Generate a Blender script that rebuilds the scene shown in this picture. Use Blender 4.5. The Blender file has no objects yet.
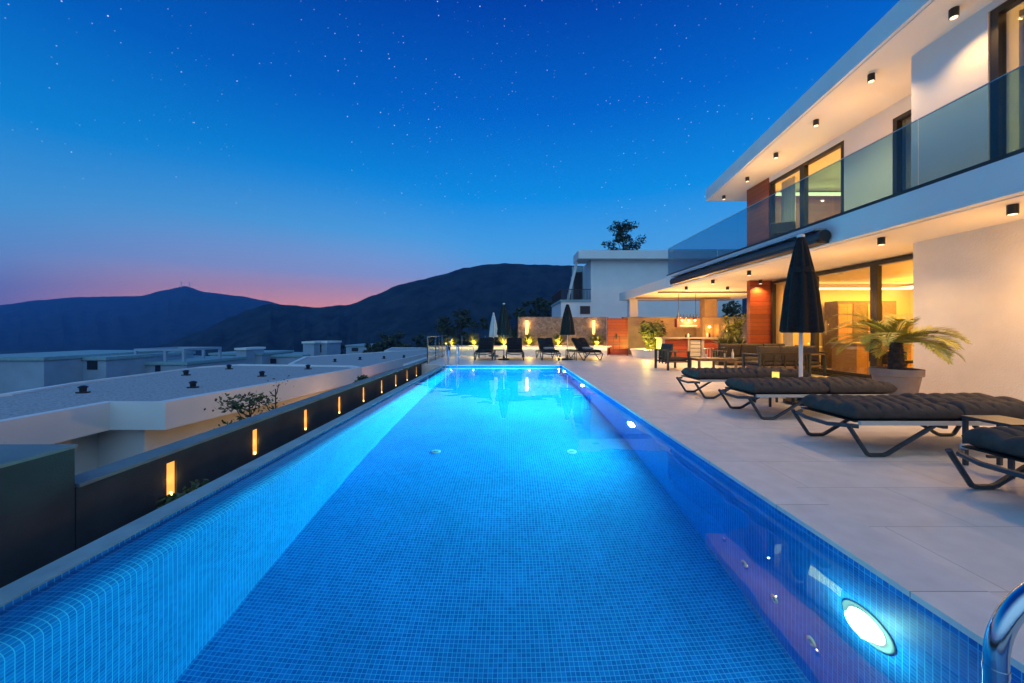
import bpy, bmesh, math, random
from mathutils import Vector, Matrix, noise
PI=math.pi
S=bpy.context.scene; C=S.collection
H=1.25; F=375.0; VX,VY=509.0,331.0
# ------------------------------------------------------------------ helpers
def at(px,y):            # lateral metres of a pixel column at depth y
    return (px-VX)/F*y
def zat(py,y): return H+(VY-py)/F*y
def box(bm,x0,x1,y0,y1,z0,z1,M=None):
    vs=[bm.verts.new(Vector(p) if M is None else M@Vector(p)) for p in
        [(x0,y0,z0),(x1,y0,z0),(x1,y1,z0),(x0,y1,z0),(x0,y0,z1),(x1,y0,z1),(x1,y1,z1),(x0,y1,z1)]]
    for f in [(3,2,1,0),(4,5,6,7),(0,1,5,4),(1,2,6,5),(2,3,7,6),(3,0,4,7)]:
        bm.faces.new([vs[i] for i in f])
def prism(bm,poly,z0,z1):
    n=len(poly)
    a=[bm.verts.new((x,y,z0)) for x,y in poly]; b=[bm.verts.new((x,y,z1)) for x,y in poly]
    bm.faces.new(b); bm.faces.new(a[::-1])
    for i in range(n): bm.faces.new([a[i],a[(i+1)%n],b[(i+1)%n],b[i]])
    bmesh.ops.recalc_face_normals(bm,faces=bm.faces[:])
def tube(bm,pts,r,n=10,caps=True,flat=1.0):
    pts=[Vector(p) for p in pts]; rings=[]
    rs=r if isinstance(r,(list,tuple)) else [r]*len(pts)
    up=None
    for i,p in enumerate(pts):
        if i==0: d=pts[1]-p
        elif i==len(pts)-1: d=p-pts[i-1]
        else: d=(pts[i+1]-p).normalized()+(p-pts[i-1]).normalized()
        d.normalize()
        if up is None:
            up=Vector((0,0,1)) if abs(d.z)<.9 else Vector((0,1,0))
        s=d.cross(up).normalized(); u=s.cross(d).normalized(); up=u
        rings.append([bm.verts.new(p+(s*math.cos(2*PI*k/n)+u*math.sin(2*PI*k/n)*flat)*rs[i]) for k in range(n)])
    for a,b in zip(rings,rings[1:]):
        for k in range(n): bm.faces.new([a[k],a[(k+1)%n],b[(k+1)%n],b[k]])
    if caps:
        bm.faces.new(rings[0][::-1]); bm.faces.new(rings[-1])
def lathe(bm,prof,cx=0,cy=0,n=24,M=None,fold=0,folds=8,cz=0):
    rings=[]
    for r,z in prof:
        ring=[]
        for k in range(n):
            a=2*PI*k/n; rr=r*(1+fold*math.cos(folds*a)) if r>1e-4 else 1e-4
            v=Vector((cx+rr*math.cos(a),cy+rr*math.sin(a),cz+z))
            ring.append(bm.verts.new(v if M is None else M@v))
        rings.append(ring)
    for a,b in zip(rings,rings[1:]):
        for k in range(n): bm.faces.new([a[k],a[(k+1)%n],b[(k+1)%n],b[k]])
    bm.faces.new(rings[0][::-1]); bm.faces.new(rings[-1])
def B(): return bmesh.new()
def obj(name,bm,mat,parent=None,smooth=False,bevel=0,kind=None):
    me=bpy.data.meshes.new(name)
    if bevel:
        es=[e for e in bm.edges if len(e.link_faces)==2 and e.calc_face_angle(0)>.6]
        bmesh.ops.bevel(bm,geom=es,offset=bevel,segments=2,affect='EDGES',profile=.5)
    bmesh.ops.recalc_face_normals(bm,faces=bm.faces[:])
    bm.to_mesh(me); bm.free()
    for p in me.polygons: p.use_smooth=smooth
    me.materials.append(mat)
    if smooth:
        try: me.set_sharp_from_angle(angle=math.radians(40))
        except Exception: pass
    o=bpy.data.objects.new(name,me); C.objects.link(o)
    if parent is not None: o.parent=parent
    if kind: o['kind']=kind
    return o
def tag(o,label,cat,group=None):
    o['label']=label; o['category']=cat
    if group: o['group']=group
    return o
def thing(name,label,cat,loc=(0,0,0),rz=0,group=None):
    o=bpy.data.objects.new(name,None); C.objects.link(o)
    o.location=loc; o.rotation_euler=(0,0,rz); o.empty_display_size=.2
    return tag(o,label,cat,group)
def struct(name,bm,mat,smooth=False,**k): return obj(name,bm,mat,None,smooth,kind='structure',**k)
def dup(root,loc,rz=0,label=None,group=None):
    r=root.copy(); C.objects.link(r); r.location=loc; r.rotation_euler=(0,0,rz)
    if label: r['label']=label
    if group: r['group']=group
    for ch in list(root.children):
        c=ch.copy(); C.objects.link(c); c.parent=r
        for g in list(ch.children):
            d=g.copy(); C.objects.link(d); d.parent=c
    return r
def lamp(kind,name,loc,W,col,parent=None,size=.05,rot=None,spot=None,blend=.4,sy=None):
    l=bpy.data.lights.new(name,kind); l.energy=W; l.color=col
    if kind=='AREA':
        l.shape='RECTANGLE' if sy else 'DISK'; l.size=size
        if sy: l.size_y=sy
    else: l.shadow_soft_size=min(size,.012)
    if kind=='SPOT': l.spot_size=spot; l.spot_blend=blend
    o=bpy.data.objects.new(name,l); C.objects.link(o); o.location=loc
    if rot: o.rotation_euler=rot
    if parent is not None: o.parent=parent
    return o
# ------------------------------------------------------------------ materials
def sr(r,g,b):
    f=lambda c:(c/255/12.92 if c/255<=.04045 else ((c/255+.055)/1.055)**2.4)
    return (f(r),f(g),f(b),1)
def newmat(name):
    m=bpy.data.materials.new(name); m.use_nodes=True
    nt=m.node_tree; return m,nt,nt.nodes['Principled BSDF']
def mat(name,col,rough=.6,metal=0,noise_s=None,noise_a=.15,bump=0,bump_s=60,spec=.5):
    m,nt,p=newmat(name)
    p.inputs['Base Color'].default_value=(*col[:3],1); p.inputs['Roughness'].default_value=rough
    p.inputs['Metallic'].default_value=metal; p.inputs['Specular IOR Level'].default_value=spec
    tc=nt.nodes.new('ShaderNodeTexCoord')
    if noise_s:
        n=nt.nodes.new('ShaderNodeTexNoise'); n.inputs['Scale'].default_value=noise_s; n.inputs['Detail'].default_value=6
        nt.links.new(tc.outputs['Object'],n.inputs['Vector'])
        r=nt.nodes.new('ShaderNodeValToRGB'); e=r.color_ramp.elements
        e[0].position=.3; e[1].position=.7
        e[0].color=tuple(c*(1-noise_a) for c in col[:3])+(1,); e[1].color=tuple(min(1,c*(1+noise_a)) for c in col[:3])+(1,)
        nt.links.new(n.outputs['Fac'],r.inputs['Fac']); nt.links.new(r.outputs['Color'],p.inputs['Base Color'])
    if bump:
        n2=nt.nodes.new('ShaderNodeTexNoise'); n2.inputs['Scale'].default_value=bump_s; n2.inputs['Detail'].default_value=4
        nt.links.new(tc.outputs['Object'],n2.inputs['Vector'])
        b=nt.nodes.new('ShaderNodeBump'); b.inputs['Strength'].default_value=bump; b.inputs['Distance'].default_value=.01
        nt.links.new(n2.outputs['Fac'],b.inputs['Height']); nt.links.new(b.outputs['Normal'],p.inputs['Normal'])
    return m
def emis(name,col,st):
    m,nt,p=newmat(name)
    p.inputs['Base Color'].default_value=(.1,.1,.1,1)
    p.inputs['Emission Color'].default_value=(*col[:3],1); p.inputs['Emission Strength'].default_value=st
    return m
def glassmat(name,tint,ior=1.5,refl=1.0,rough=0.0):
    m,nt,p=newmat(name); nt.nodes.remove(p)
    out=nt.nodes['Material Output']
    t=nt.nodes.new('ShaderNodeBsdfTransparent'); t.inputs[0].default_value=(*tint,1)
    g=nt.nodes.new('ShaderNodeBsdfGlossy'); g.inputs['Roughness'].default_value=rough
    f=nt.nodes.new('ShaderNodeLayerWeight'); f.inputs[0].default_value=.5
    pw_=nt.nodes.new('ShaderNodeMath'); pw_.operation='POWER'; pw_.inputs[1].default_value=4.0
    mu=nt.nodes.new('ShaderNodeMath'); mu.operation='MULTIPLY_ADD'; mu.inputs[1].default_value=.6*refl; mu.inputs[2].default_value=.035*refl; mu.use_clamp=True
    mx=nt.nodes.new('ShaderNodeMixShader')
    nt.links.new(f.outputs['Facing'],pw_.inputs[0]); nt.links.new(pw_.outputs[0],mu.inputs[0]); nt.links.new(mu.outputs[0],mx.inputs[0])
    nt.links.new(t.outputs[0],mx.inputs[1]); nt.links.new(g.outputs[0],mx.inputs[2]); nt.links.new(mx.outputs[0],out.inputs[0])
    return m
def planks(name,c1,c2,w,h,axis='XZ',rough=.45,mortar=.004,gap=(.01,.006,.004),grain=True):
    """boards / slabs: brick texture on two object axes"""
    m,nt,p=newmat(name); N=nt.nodes; L=nt.links
    tc=N.new('ShaderNodeTexCoord'); sp=N.new('ShaderNodeSeparateXYZ'); cb=N.new('ShaderNodeCombineXYZ')
    L.new(tc.outputs['Object'],sp.inputs[0]); L.new(sp.outputs[axis[0]],cb.inputs[0]); L.new(sp.outputs[axis[1]],cb.inputs[1])
    b=N.new('ShaderNodeTexBrick'); b.inputs['Scale'].default_value=1; b.inputs['Brick Width'].default_value=w; b.inputs['Row Height'].default_value=h
    b.inputs['Mortar Size'].default_value=mortar; b.inputs['Mortar Smooth'].default_value=.2; b.inputs['Bias'].default_value=0
    b.inputs['Color1'].default_value=(*c1,1); b.inputs['Color2'].default_value=(*c2,1); b.inputs['Mortar'].default_value=(*gap,1)
    L.new(cb.outputs[0],b.inputs['Vector'])
    n=N.new('ShaderNodeTexNoise'); n.inputs['Detail'].default_value=8; n.inputs['Scale'].default_value=6
    mp=N.new('ShaderNodeMapping'); mp.inputs['Scale'].default_value=(1,1,9) if grain and axis[1]=='Z' else ((1,1,1))
    L.new(tc.outputs['Object'],mp.inputs[0]); L.new(mp.outputs[0],n.inputs['Vector'])
    mr=N.new('ShaderNodeMapRange'); mr.inputs[1].default_value=.3; mr.inputs[2].default_value=.7; mr.inputs[3].default_value=.80 if grain else .92; mr.inputs[4].default_value=1.15 if grain else 1.07
    L.new(n.outputs['Fac'],mr.inputs[0])
    mx=N.new('ShaderNodeMix'); mx.data_type='RGBA'; mx.blend_type='MULTIPLY'; mx.inputs[0].default_value=1
    L.new(b.outputs['Color'],mx.inputs[6]); L.new(mr.outputs[0],mx.inputs[7]); L.new(mx.outputs[2],p.inputs['Base Color'])
    p.inputs['Roughness'].default_value=rough
    bu=N.new('ShaderNodeBump'); bu.inputs['Strength'].default_value=.25; bu.inputs['Distance'].default_value=.006; bu.invert=True
    L.new(b.outputs['Fac'],bu.inputs['Height']); L.new(bu.outputs[0],p.inputs['Normal'])
    return m
WHITE=mat('white_render',(.72,.71,.70),.75,noise_s=1.2,noise_a=.04,bump=.15,bump_s=120)
DISTW=mat('dim_distant_wall',(.28,.36,.46),.8,noise_s=.6,noise_a=.12)  # low, bluish light on the distant houses is put into this colour
PLAST=mat('textured_plaster',(.66,.63,.60),.85,noise_s=2.5,noise_a=.06,bump=.6,bump_s=45)
SOFF=mat('soffit_paint',(.80,.73,.65),.7,noise_s=.8,noise_a=.03)
ROOM=mat('room_paint',(.72,.57,.36),.7,noise_s=1,noise_a=.05)
DARK=mat('dark_metal',(.018,.02,.024),.35,metal=.2,noise_s=8,noise_a=.2)
FRAME=mat('anodised_frame',(.05,.045,.04),.35,metal=.6,noise_s=5,noise_a=.1)
LFRAME=mat('lounger_frame',(.03,.045,.055),.4,metal=.1,noise_s=20,noise_a=.2)
CREAM=mat('cream_rail',(.55,.52,.48),.6,noise_s=8,noise_a=.05)
FABRIC=mat('dark_fabric',(.014,.014,.016),.85,noise_s=25,noise_a=.3,bump=.5,bump_s=260,spec=.25)
CUSH=mat('cushion_fabric',(.058,.050,.046),.8,noise_s=14,noise_a=.25,bump=.5,bump_s=200,spec=.3)
TOWEL=mat('striped_towel',(.30,.34,.36),.9,noise_s=20,noise_a=.5)
PARAS=mat('pale_parasol',(.45,.55,.6),.85,noise_s=8,noise_a=.1)
STEEL=mat('stainless_steel',(.62,.64,.66),.12,metal=1,noise_s=3,noise_a=.04)
WPOLE=mat('white_pole',(.7,.7,.7),.4,noise_s=5,noise_a=.03)
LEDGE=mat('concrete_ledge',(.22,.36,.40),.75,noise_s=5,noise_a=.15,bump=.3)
BWALL=mat("dark_painted_wall",(.048,.062,.074),.95,spec=.15,noise_s=3,noise_a=.15,bump=.4,bump_s=80)
BCAP=mat('wall_cap',(.14,.20,.22),.7,noise_s=3,noise_a=.15)
SOIL=mat('soil',(.05,.038,.028),.95,noise_s=8,noise_a=.4,bump=1,bump_s=30)
POT=mat('clay_pot',(.30,.23,.19),.8,noise_s=6,noise_a=.15,bump=.2)
TEAK=mat('grey_teak',(.16,.11,.08),.6,noise_s=12,noise_a=.3)
STONEC=mat('counter_stone',(.35,.30,.26),.4,noise_s=10,noise_a=.15)
GRAVEL=mat('roof_gravel',(.36,.36,.37),.95,noise_s=14,noise_a=.35,bump=1,bump_s=40)
LEAF=mat('leaf_green',(.07,.10,.03),.6,noise_s=3,noise_a=.4)
LEAFY=mat('leaf_yellow_green',(.13,.15,.04),.55,noise_s=4,noise_a=.35)
PALMG=mat('palm_green',(.36,.34,.05),.5,noise_s=4,noise_a=.3)
LEAFD=mat('leaf_dark',(.035,.05,.025),.7,noise_s=1,noise_a=.5)
BARK=mat('bark',(.07,.05,.035),.9,noise_s=20,noise_a=.4,bump=1,bump_s=40)
CHINA=mat('white_ceramic',(.6,.58,.55),.3,noise_s=10,noise_a=.05)
AWN=mat('awning_navy',(.012,.016,.03),.5,noise_s=5,noise_a=.2)
ALU=mat('satin_aluminium',(.45,.48,.5),.35,metal=.7,noise_s=5,noise_a=.05)
WOOD=planks('red_cedar_boards',(.30,.085,.028),(.20,.05,.018),3.0,.14,'YZ')
WOODX=planks('red_cedar_boards_front',(.36,.062,.020),(.22,.036,.014),3.0,.14,'XZ')
OAK=planks('oak_veneer',(.45,.24,.09),(.38,.19,.07),.6,2.0,'XZ')
DECK=planks('travertine_deck',(.69,.655,.62),(.63,.60,.57),1.2,.6,'XY',.5,.004,(.44,.42,.41),False)
COPE=planks('coping_stone',(.68,.65,.63),(.63,.61,.60),40,.9,'XY',.55,.003,(.25,.25,.25),False)
ROOMF=planks('room_floor_boards',(.30,.18,.09),(.25,.14,.07),1.5,.2,'YX',.35)
CURT=mat('sheer_curtain',(.7,.62,.5),.9,noise_s=3,noise_a=.05)
PANE=glassmat('window_glass',(.93,.95,.93),1.5,1.5)
RAILG=glassmat('railing_glass',(.50,.72,.80),1.5,1.1)
CLEARG=glassmat('clear_glass',(.85,.92,.92),1.5,1.0)
WARM=(1,.56,.20); AMB=(1,.47,.10)
E_WARM=emis('lamp_warm',(1,.72,.38),2.5)
E_NICHE=emis('niche_glow',(1,.40,.06),1.25)
E_NICHEB=emis('niche_bulb',(1,.70,.25),4)
E_COVE=emis('cove_strip',(1,.66,.22),4)
E_LED=emis('led_strip',(1,.66,.28),1.5)
E_CANDLE=emis('candle_glow',(1,.38,.06),2.2)
E_POOL=emis('pool_lamp',(.62,1,.85),55)

def stonewall(name):
    m,nt,p=newmat(name); N=nt.nodes; L=nt.links
    tc=N.new('ShaderNodeTexCoord'); v=N.new('ShaderNodeTexVoronoi'); v.inputs['Scale'].default_value=6.5
    n=N.new('ShaderNodeTexNoise'); n.inputs['Scale'].default_value=4; n.inputs['Detail'].default_value=6
    mx=N.new('ShaderNodeMix'); mx.data_type='RGBA'; mx.inputs[0].default_value=.12
    L.new(tc.outputs['Object'],mx.inputs[6]); L.new(tc.outputs['Object'],n.inputs['Vector']); L.new(n.outputs['Color'],mx.inputs[7]); L.new(mx.outputs[2],v.inputs['Vector'])
    hs=N.new('ShaderNodeValToRGB'); e=hs.color_ramp.elements
    e[0].color=(.15,.10,.08,1); e[1].color=(.36,.27,.22,1)
    bw=N.new('ShaderNodeRGBToBW'); L.new(v.outputs['Color'],bw.inputs[0]); L.new(bw.outputs[0],hs.inputs[0])
    v2=N.new('ShaderNodeTexVoronoi'); v2.feature='DISTANCE_TO_EDGE'; v2.inputs['Scale'].default_value=6.5; L.new(mx.outputs[2],v2.inputs['Vector'])
    r2=N.new('ShaderNodeValToRGB'); r2.color_ramp.elements[0].color=(.55,.55,.55,1); r2.color_ramp.elements[1].position=.06
    L.new(v2.outputs[0],r2.inputs[0])
    m2=N.new('ShaderNodeMix'); m2.data_type='RGBA'; m2.blend_type='MULTIPLY'; m2.inputs[0].default_value=1
    L.new(hs.outputs[0],m2.inputs[6]); L.new(r2.outputs[0],m2.inputs[7]); L.new(m2.outputs[2],p.inputs['Base Color'])
    p.inputs['Roughness'].default_value=.85
    b=N.new('ShaderNodeBump'); b.inputs['Distance'].default_value=.05; b.inputs['Strength'].default_value=.6
    L.new(r2.outputs[0],b.inputs['Height']); L.new(b.outputs[0],p.inputs['Normal'])
    return m
STONE=stonewall('rubble_stone')
def mosaic():
    m,nt,p=newmat('mosaic_tiles'); N=nt.nodes; L=nt.links
    uv=N.new('ShaderNodeUVMap'); uv.uv_map='UVMap'
    b=N.new('ShaderNodeTexBrick'); b.offset=0; b.squash=1
    b.inputs['Scale'].default_value=1; b.inputs['Brick Width'].default_value=.033; b.inputs['Row Height'].default_value=.033
    b.inputs['Mortar Size'].default_value=.0021; b.inputs['Mortar Smooth'].default_value=.3
    b.inputs['Color1'].default_value=(.002,.140,.52,1); b.inputs['Color2'].default_value=(.005,.225,.68,1); b.inputs['Mortar'].default_value=(.10,.52,.84,1)
    L.new(uv.outputs[0],b.inputs['Vector'])
    nz_=N.new('ShaderNodeTexNoise'); nz_.inputs['Scale'].default_value=1.7; nz_.inputs['Detail'].default_value=5; L.new(uv.outputs[0],nz_.inputs['Vector'])
    mr_=N.new('ShaderNodeMapRange'); mr_.inputs[1].default_value=.3; mr_.inputs[2].default_value=.7; mr_.inputs[3].default_value=.88; mr_.inputs[4].default_value=1.08; L.new(nz_.outputs['Fac'],mr_.inputs[0])
    mm=N.new('ShaderNodeMix'); mm.data_type='RGBA'; mm.blend_type='MULTIPLY'; mm.inputs[0].default_value=1
    L.new(b.outputs['Color'],mm.inputs[6]); L.new(mr_.outputs[0],mm.inputs[7]); L.new(mm.outputs[2],p.inputs['Base Color'])
    p.inputs['Roughness'].default_value=.6; p.inputs['Specular IOR Level'].default_value=.15
    return m
MOSAIC=mosaic()
def water():
    m,nt,p=newmat('pool_water'); N=nt.nodes; L=nt.links; nt.nodes.remove(p)
    out=N['Material Output']; g=N.new('ShaderNodeBsdfGlass'); g.inputs['IOR'].default_value=1.33; g.inputs['Roughness'].default_value=0
    g.inputs['Color'].default_value=(.93,.99,1,1)
    tc=N.new('ShaderNodeTexCoord'); n=N.new('ShaderNodeTexNoise'); n.inputs['Scale'].default_value=1.1; n.inputs['Detail'].default_value=2
    L.new(tc.outputs['Object'],n.inputs['Vector'])
    b=N.new('ShaderNodeBump'); b.inputs['Strength'].default_value=.22; b.inputs['Distance'].default_value=.03
    L.new(n.outputs['Fac'],b.inputs['Height']); L.new(b.outputs[0],g.inputs['Normal'])
    gl=N.new('ShaderNodeBsdfGlossy'); gl.inputs['Roughness'].default_value=0; L.new(b.outputs[0],gl.inputs['Normal'])
    fr=N.new('ShaderNodeFresnel'); fr.inputs[0].default_value=1.33; L.new(b.outputs[0],fr.inputs['Normal'])
    mu=N.new('ShaderNodeMath'); mu.operation='MULTIPLY'; mu.inputs[1].default_value=.6; L.new(fr.outputs[0],mu.inputs[0])
    mx=N.new('ShaderNodeMixShader'); L.new(mu.outputs[0],mx.inputs[0]); L.new(g.outputs[0],mx.inputs[1]); L.new(gl.outputs[0],mx.inputs[2]); L.new(mx.outputs[0],out.inputs[0])
    return m
WATER=water()
def hillmat(name,c1,c2,s):
    m,nt,p=newmat(name); N=nt.nodes; L=nt.links
    tc=N.new('ShaderNodeTexCoord'); n=N.new('ShaderNodeTexNoise'); n.inputs['Scale'].default_value=s; n.inputs['Detail'].default_value=12; n.inputs['Roughness'].default_value=.7
    L.new(tc.outputs['Object'],n.inputs['Vector'])
    r=N.new('ShaderNodeValToRGB'); r.color_ramp.elements[0].position=.38; r.color_ramp.elements[1].position=.65
    r.color_ramp.elements[0].color=(*c1,1); r.color_ramp.elements[1].color=(*c2,1)
    L.new(n.outputs['Fac'],r.inputs[0]); L.new(r.outputs[0],p.inputs['Base Color']); p.inputs['Roughness'].default_value=1; p.inputs['Specular IOR Level'].default_value=.1
    return m
HILL=hillmat('hill_scrub',(.006,.012,.012),(.028,.040,.042),.05)
GROUND=hillmat('ground_scrub',(.02,.028,.018),(.07,.065,.045),.15)

# ------------------------------------------------------------------ world, camera
w=bpy.data.worlds.new('World'); S.world=w; w.use_nodes=True
nt=w.node_tree; N=nt.nodes; L=nt.links; bg=N['Background']
tc=N.new('ShaderNodeTexCoord'); sep=N.new('ShaderNodeSeparateXYZ'); nrm=N.new('ShaderNodeVectorMath'); nrm.operation='NORMALIZE'
L.new(tc.outputs['Generated'],nrm.inputs[0]); L.new(nrm.outputs[0],sep.inputs[0])
def ramp(stops):
    r=N.new('ShaderNodeValToRGB'); cr=r.color_ramp; cr.interpolation='EASE' if False else 'LINEAR'
    while len(cr.elements)<len(stops): cr.elements.new(.5)
    for e,(p,c) in zip(cr.elements,stops): e.position=p; e.color=c
    L.new(sep.outputs['Z'],r.inputs[0]); return r
cool=ramp([(0,sr(132,122,172)),(.05,sr(122,130,184)),(.12,sr(110,156,212)),(.20,sr(76,160,222)),(.33,sr(12,136,218)),(.5,sr(0,94,190)),(.66,sr(0,60,156)),(1,sr(2,44,120))])
warm=ramp([(0,sr(255,160,118)),(.055,sr(250,160,140)),(.10,sr(200,158,176)),(.14,sr(146,160,208)),(.24,sr(82,160,222)),(.37,sr(8,132,216)),(.50,sr(0,90,188)),(.64,sr(0,58,154)),(1,sr(2,44,120))])
# sunset azimuth
sd=Vector((-.47,.88,0)).normalized()
dot=N.new('ShaderNodeVectorMath'); dot.operation='DOT_PRODUCT'; dot.inputs[1].default_value=sd; L.new(nrm.outputs[0],dot.inputs[0])
mr=N.new('ShaderNodeMapRange'); mr.interpolation_type='SMOOTHSTEP'; mr.inputs[1].default_value=.87; mr.inputs[2].default_value=1.0; L.new(dot.outputs['Value'],mr.inputs[0])
mix=N.new('ShaderNodeMix'); mix.data_type='RGBA'; L.new(mr.outputs[0],mix.inputs[0]); L.new(cool.outputs[0],mix.inputs[6]); L.new(warm.outputs[0],mix.inputs[7])
# stars
vor=N.new('ShaderNodeTexVoronoi'); vor.inputs['Scale'].default_value=120; L.new(nrm.outputs[0],vor.inputs['Vector'])
bw=N.new('ShaderNodeSeparateColor'); L.new(vor.outputs['Color'],bw.inputs[0])
th=N.new('ShaderNodeMapRange'); th.inputs[1].default_value=.14; th.inputs[2].default_value=.05; th.inputs[3].default_value=0; th.inputs[4].default_value=1
L.new(vor.outputs['Distance'],th.inputs[0])
pw=N.new('ShaderNodeMath'); pw.operation='POWER'; pw.inputs[1].default_value=6; L.new(bw.outputs[0],pw.inputs[0])
ml=N.new('ShaderNodeMath'); ml.operation='MULTIPLY'; L.new(th.outputs[0],ml.inputs[0]); L.new(pw.outputs[0],ml.inputs[1])
# denser toward the milky band, none low down
nz=N.new('ShaderNodeTexNoise'); nz.inputs['Scale'].default_value=2.2; L.new(nrm.outputs[0],nz.inputs['Vector'])
nr=N.new('ShaderNodeMapRange'); nr.inputs[1].default_value=.36; nr.inputs[2].default_value=.62; L.new(nz.outputs['Fac'],nr.inputs[0])
el=N.new('ShaderNodeMapRange'); el.inputs[1].default_value=.13; el.inputs[2].default_value=.3; L.new(sep.outputs['Z'],el.inputs[0])
m3=N.new('ShaderNodeMath'); m3.operation='MULTIPLY'; L.new(ml.outputs[0],m3.inputs[0]); L.new(nr.outputs[0],m3.inputs[1])
m4=N.new('ShaderNodeMath'); m4.operation='MULTIPLY'; L.new(m3.outputs[0],m4.inputs[0]); L.new(el.outputs[0],m4.inputs[1])
sc=N.new('ShaderNodeMath'); sc.operation='MULTIPLY'; sc.inputs[1].default_value=1.05; L.new(m4.outputs[0],sc.inputs[0])
ad=N.new('ShaderNodeMix'); ad.data_type='RGBA'; ad.blend_type='ADD'; ad.inputs[0].default_value=1
lf=N.new('ShaderNodeMapRange'); lf.interpolation_type='SMOOTHSTEP'; lf.inputs[1].default_value=-.75; lf.inputs[2].default_value=.05; lf.inputs[3].default_value=.9; lf.inputs[4].default_value=1.08
L.new(sep.outputs['X'],lf.inputs[0])
lm=N.new('ShaderNodeMix'); lm.data_type='RGBA'; lm.blend_type='MULTIPLY'; lm.inputs[0].default_value=1; lm.clamp_result=False
L.new(mix.outputs[2],lm.inputs[6]); L.new(lf.outputs[0],lm.inputs[7]); mix=lm
bk=N.new('ShaderNodeMapRange'); bk.interpolation_type='SMOOTHSTEP'; bk.inputs[1].default_value=.25; bk.inputs[2].default_value=-.6; bk.inputs[3].default_value=0; bk.inputs[4].default_value=1
L.new(sep.outputs['Y'],bk.inputs[0])
bm_=N.new('ShaderNodeMix'); bm_.data_type='RGBA'; bm_.inputs[7].default_value=(.34,.70,1.10,1); L.new(bk.outputs[0],bm_.inputs[0]); L.new(mix.outputs[2],bm_.inputs[6])
L.new(bm_.outputs[2],ad.inputs[6]); L.new(sc.outputs[0],ad.inputs[7]); L.new(ad.outputs[2],bg.inputs[0]); bg.inputs[1].default_value=1.0

cam=bpy.data.cameras.new('camera'); co=bpy.data.objects.new('camera',cam); C.objects.link(co); S.camera=co
co.location=(0,0,H); co.rotation_euler=(PI/2,0,0); cam.sensor_width=36; cam.lens=F*36/1024
cam.shift_x=3/1024; cam.shift_y=-10.5/1024; cam.clip_start=.05; cam.clip_end=6000
S.view_settings.view_transform='Standard'; S.view_settings.look='None'; S.view_settings.exposure=.18; S.view_settings.gamma=1
S.view_settings.use_curve_mapping=False
S.cycles.max_bounces=8; S.cycles.diffuse_bounces=3; S.cycles.transmission_bounces=8; S.cycles.transparent_max_bounces=12
S.cycles.caustics_refractive=True; S.cycles.caustics_reflective=False; S.cycles.sample_clamp_indirect=6

# ------------------------------------------------------------------ ground, hills, haze
def zg(x,y):
    d=math.hypot(x,y)
    t=min(1,max(0,(d-55)/260)); t=t*t*(3-2*t)
    return -4.2-26*t
bm=B(); rs=[0,6,12,20,30,42,55,75,100,130,165,200,240,290,340,450,700,1200,2500]; prev=None
for r in rs:
    ring=[bm.verts.new((r*math.cos(2*PI*k/64),min(1340,r*math.sin(2*PI*k/64)),zg(r,0)+(0 if r<30 else .6*noise.noise(Vector((r*math.cos(2*PI*k/64)*.03,r*math.sin(2*PI*k/64)*.03,0)))))) for k in range(64)] if r else [bm.verts.new((0,0,zg(0,0)))]
    if prev is not None:
        for k in range(64):
            if len(prev)==1: bm.faces.new([prev[0],ring[k],ring[(k+1)%64]])
            else: bm.faces.new([prev[k],ring[k],ring[(k+1)%64],prev[(k+1)%64]])
    prev=ring
struct('ground',bm,GROUND,True)
def interp(pts,x):
    if x<=pts[0][0]: return pts[0][1]
    for (a,b),(c,d) in zip(pts,pts[1:]):
        if x<=c:
            t=(x-a)/(c-a); t=t*t*(3-2*t)*.5+t*.5; return b+(d-b)*t
    return pts[-1][1]
def hill(name,pts,x0,x1,D0,D1,D2,rough,seed):
    bm=B(); nc=260; nr_=40; rows=[]
    for j in range(nr_+1):
        row=[]
        for i in range(nc+1):
            px=x0+(x1-x0)*i/nc
            dx=(px-VX)/F
            zr=zat(interp(pts,px),D1)
            t=j/(nr_*.7)
            if t<=1:
                y=D0+(D1-D0)*t; z=-30+(zr+30)*(t**1.15)
            else:
                u=(t-1)/.43; y=D1+(D2-D1)*u; z=zr+(-35-zr)*(u**1.3)
            k=min(1,abs(t-1)*4)*min(1,t*3)
            nn=noise.fractal(Vector((dx*y*.011*rough+seed,y*.011*rough,0)),1,2,6)
            gul=abs(noise.noise(Vector((dx*22+seed,t*1.3,3))))
            z+=(nn*7/rough-gul*9/rough*1.2)*k
            z+=.9*noise.noise(Vector((px*.12,seed,0)))+.7*noise.noise(Vector((px*.5,seed,2)))
            row.append(bm.verts.new((dx*y,y,z)))
        rows.append(row)
    for a,b in zip(rows,rows[1:]):
        for i in range(nc): bm.faces.new([a[i],a[i+1],b[i+1],b[i]])
    struct(name,bm,HILL,True)
hill('far_hill',[(-260,330),(-80,309),(0,305),(40,300),(78,297),(140,296),(165,290),(185,286),(205,292),(240,296),(262,300),(292,307),(340,318),(420,330)],-170,420,600,1100,1320,.5,3)
hill('near_hill',[(120,352),(160,345),(200,331),(230,317),(250,309),(268,304),(290,305),(317,307.5),(350,304.5),(375,295),(399,284.6),(420,280),(440,275),(465,268),(488,264),(509,263.4),(530,264.5),(572,265.5),(640,272),(760,285),(1100,310)],120,1100,190,430,640,1,9)
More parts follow.
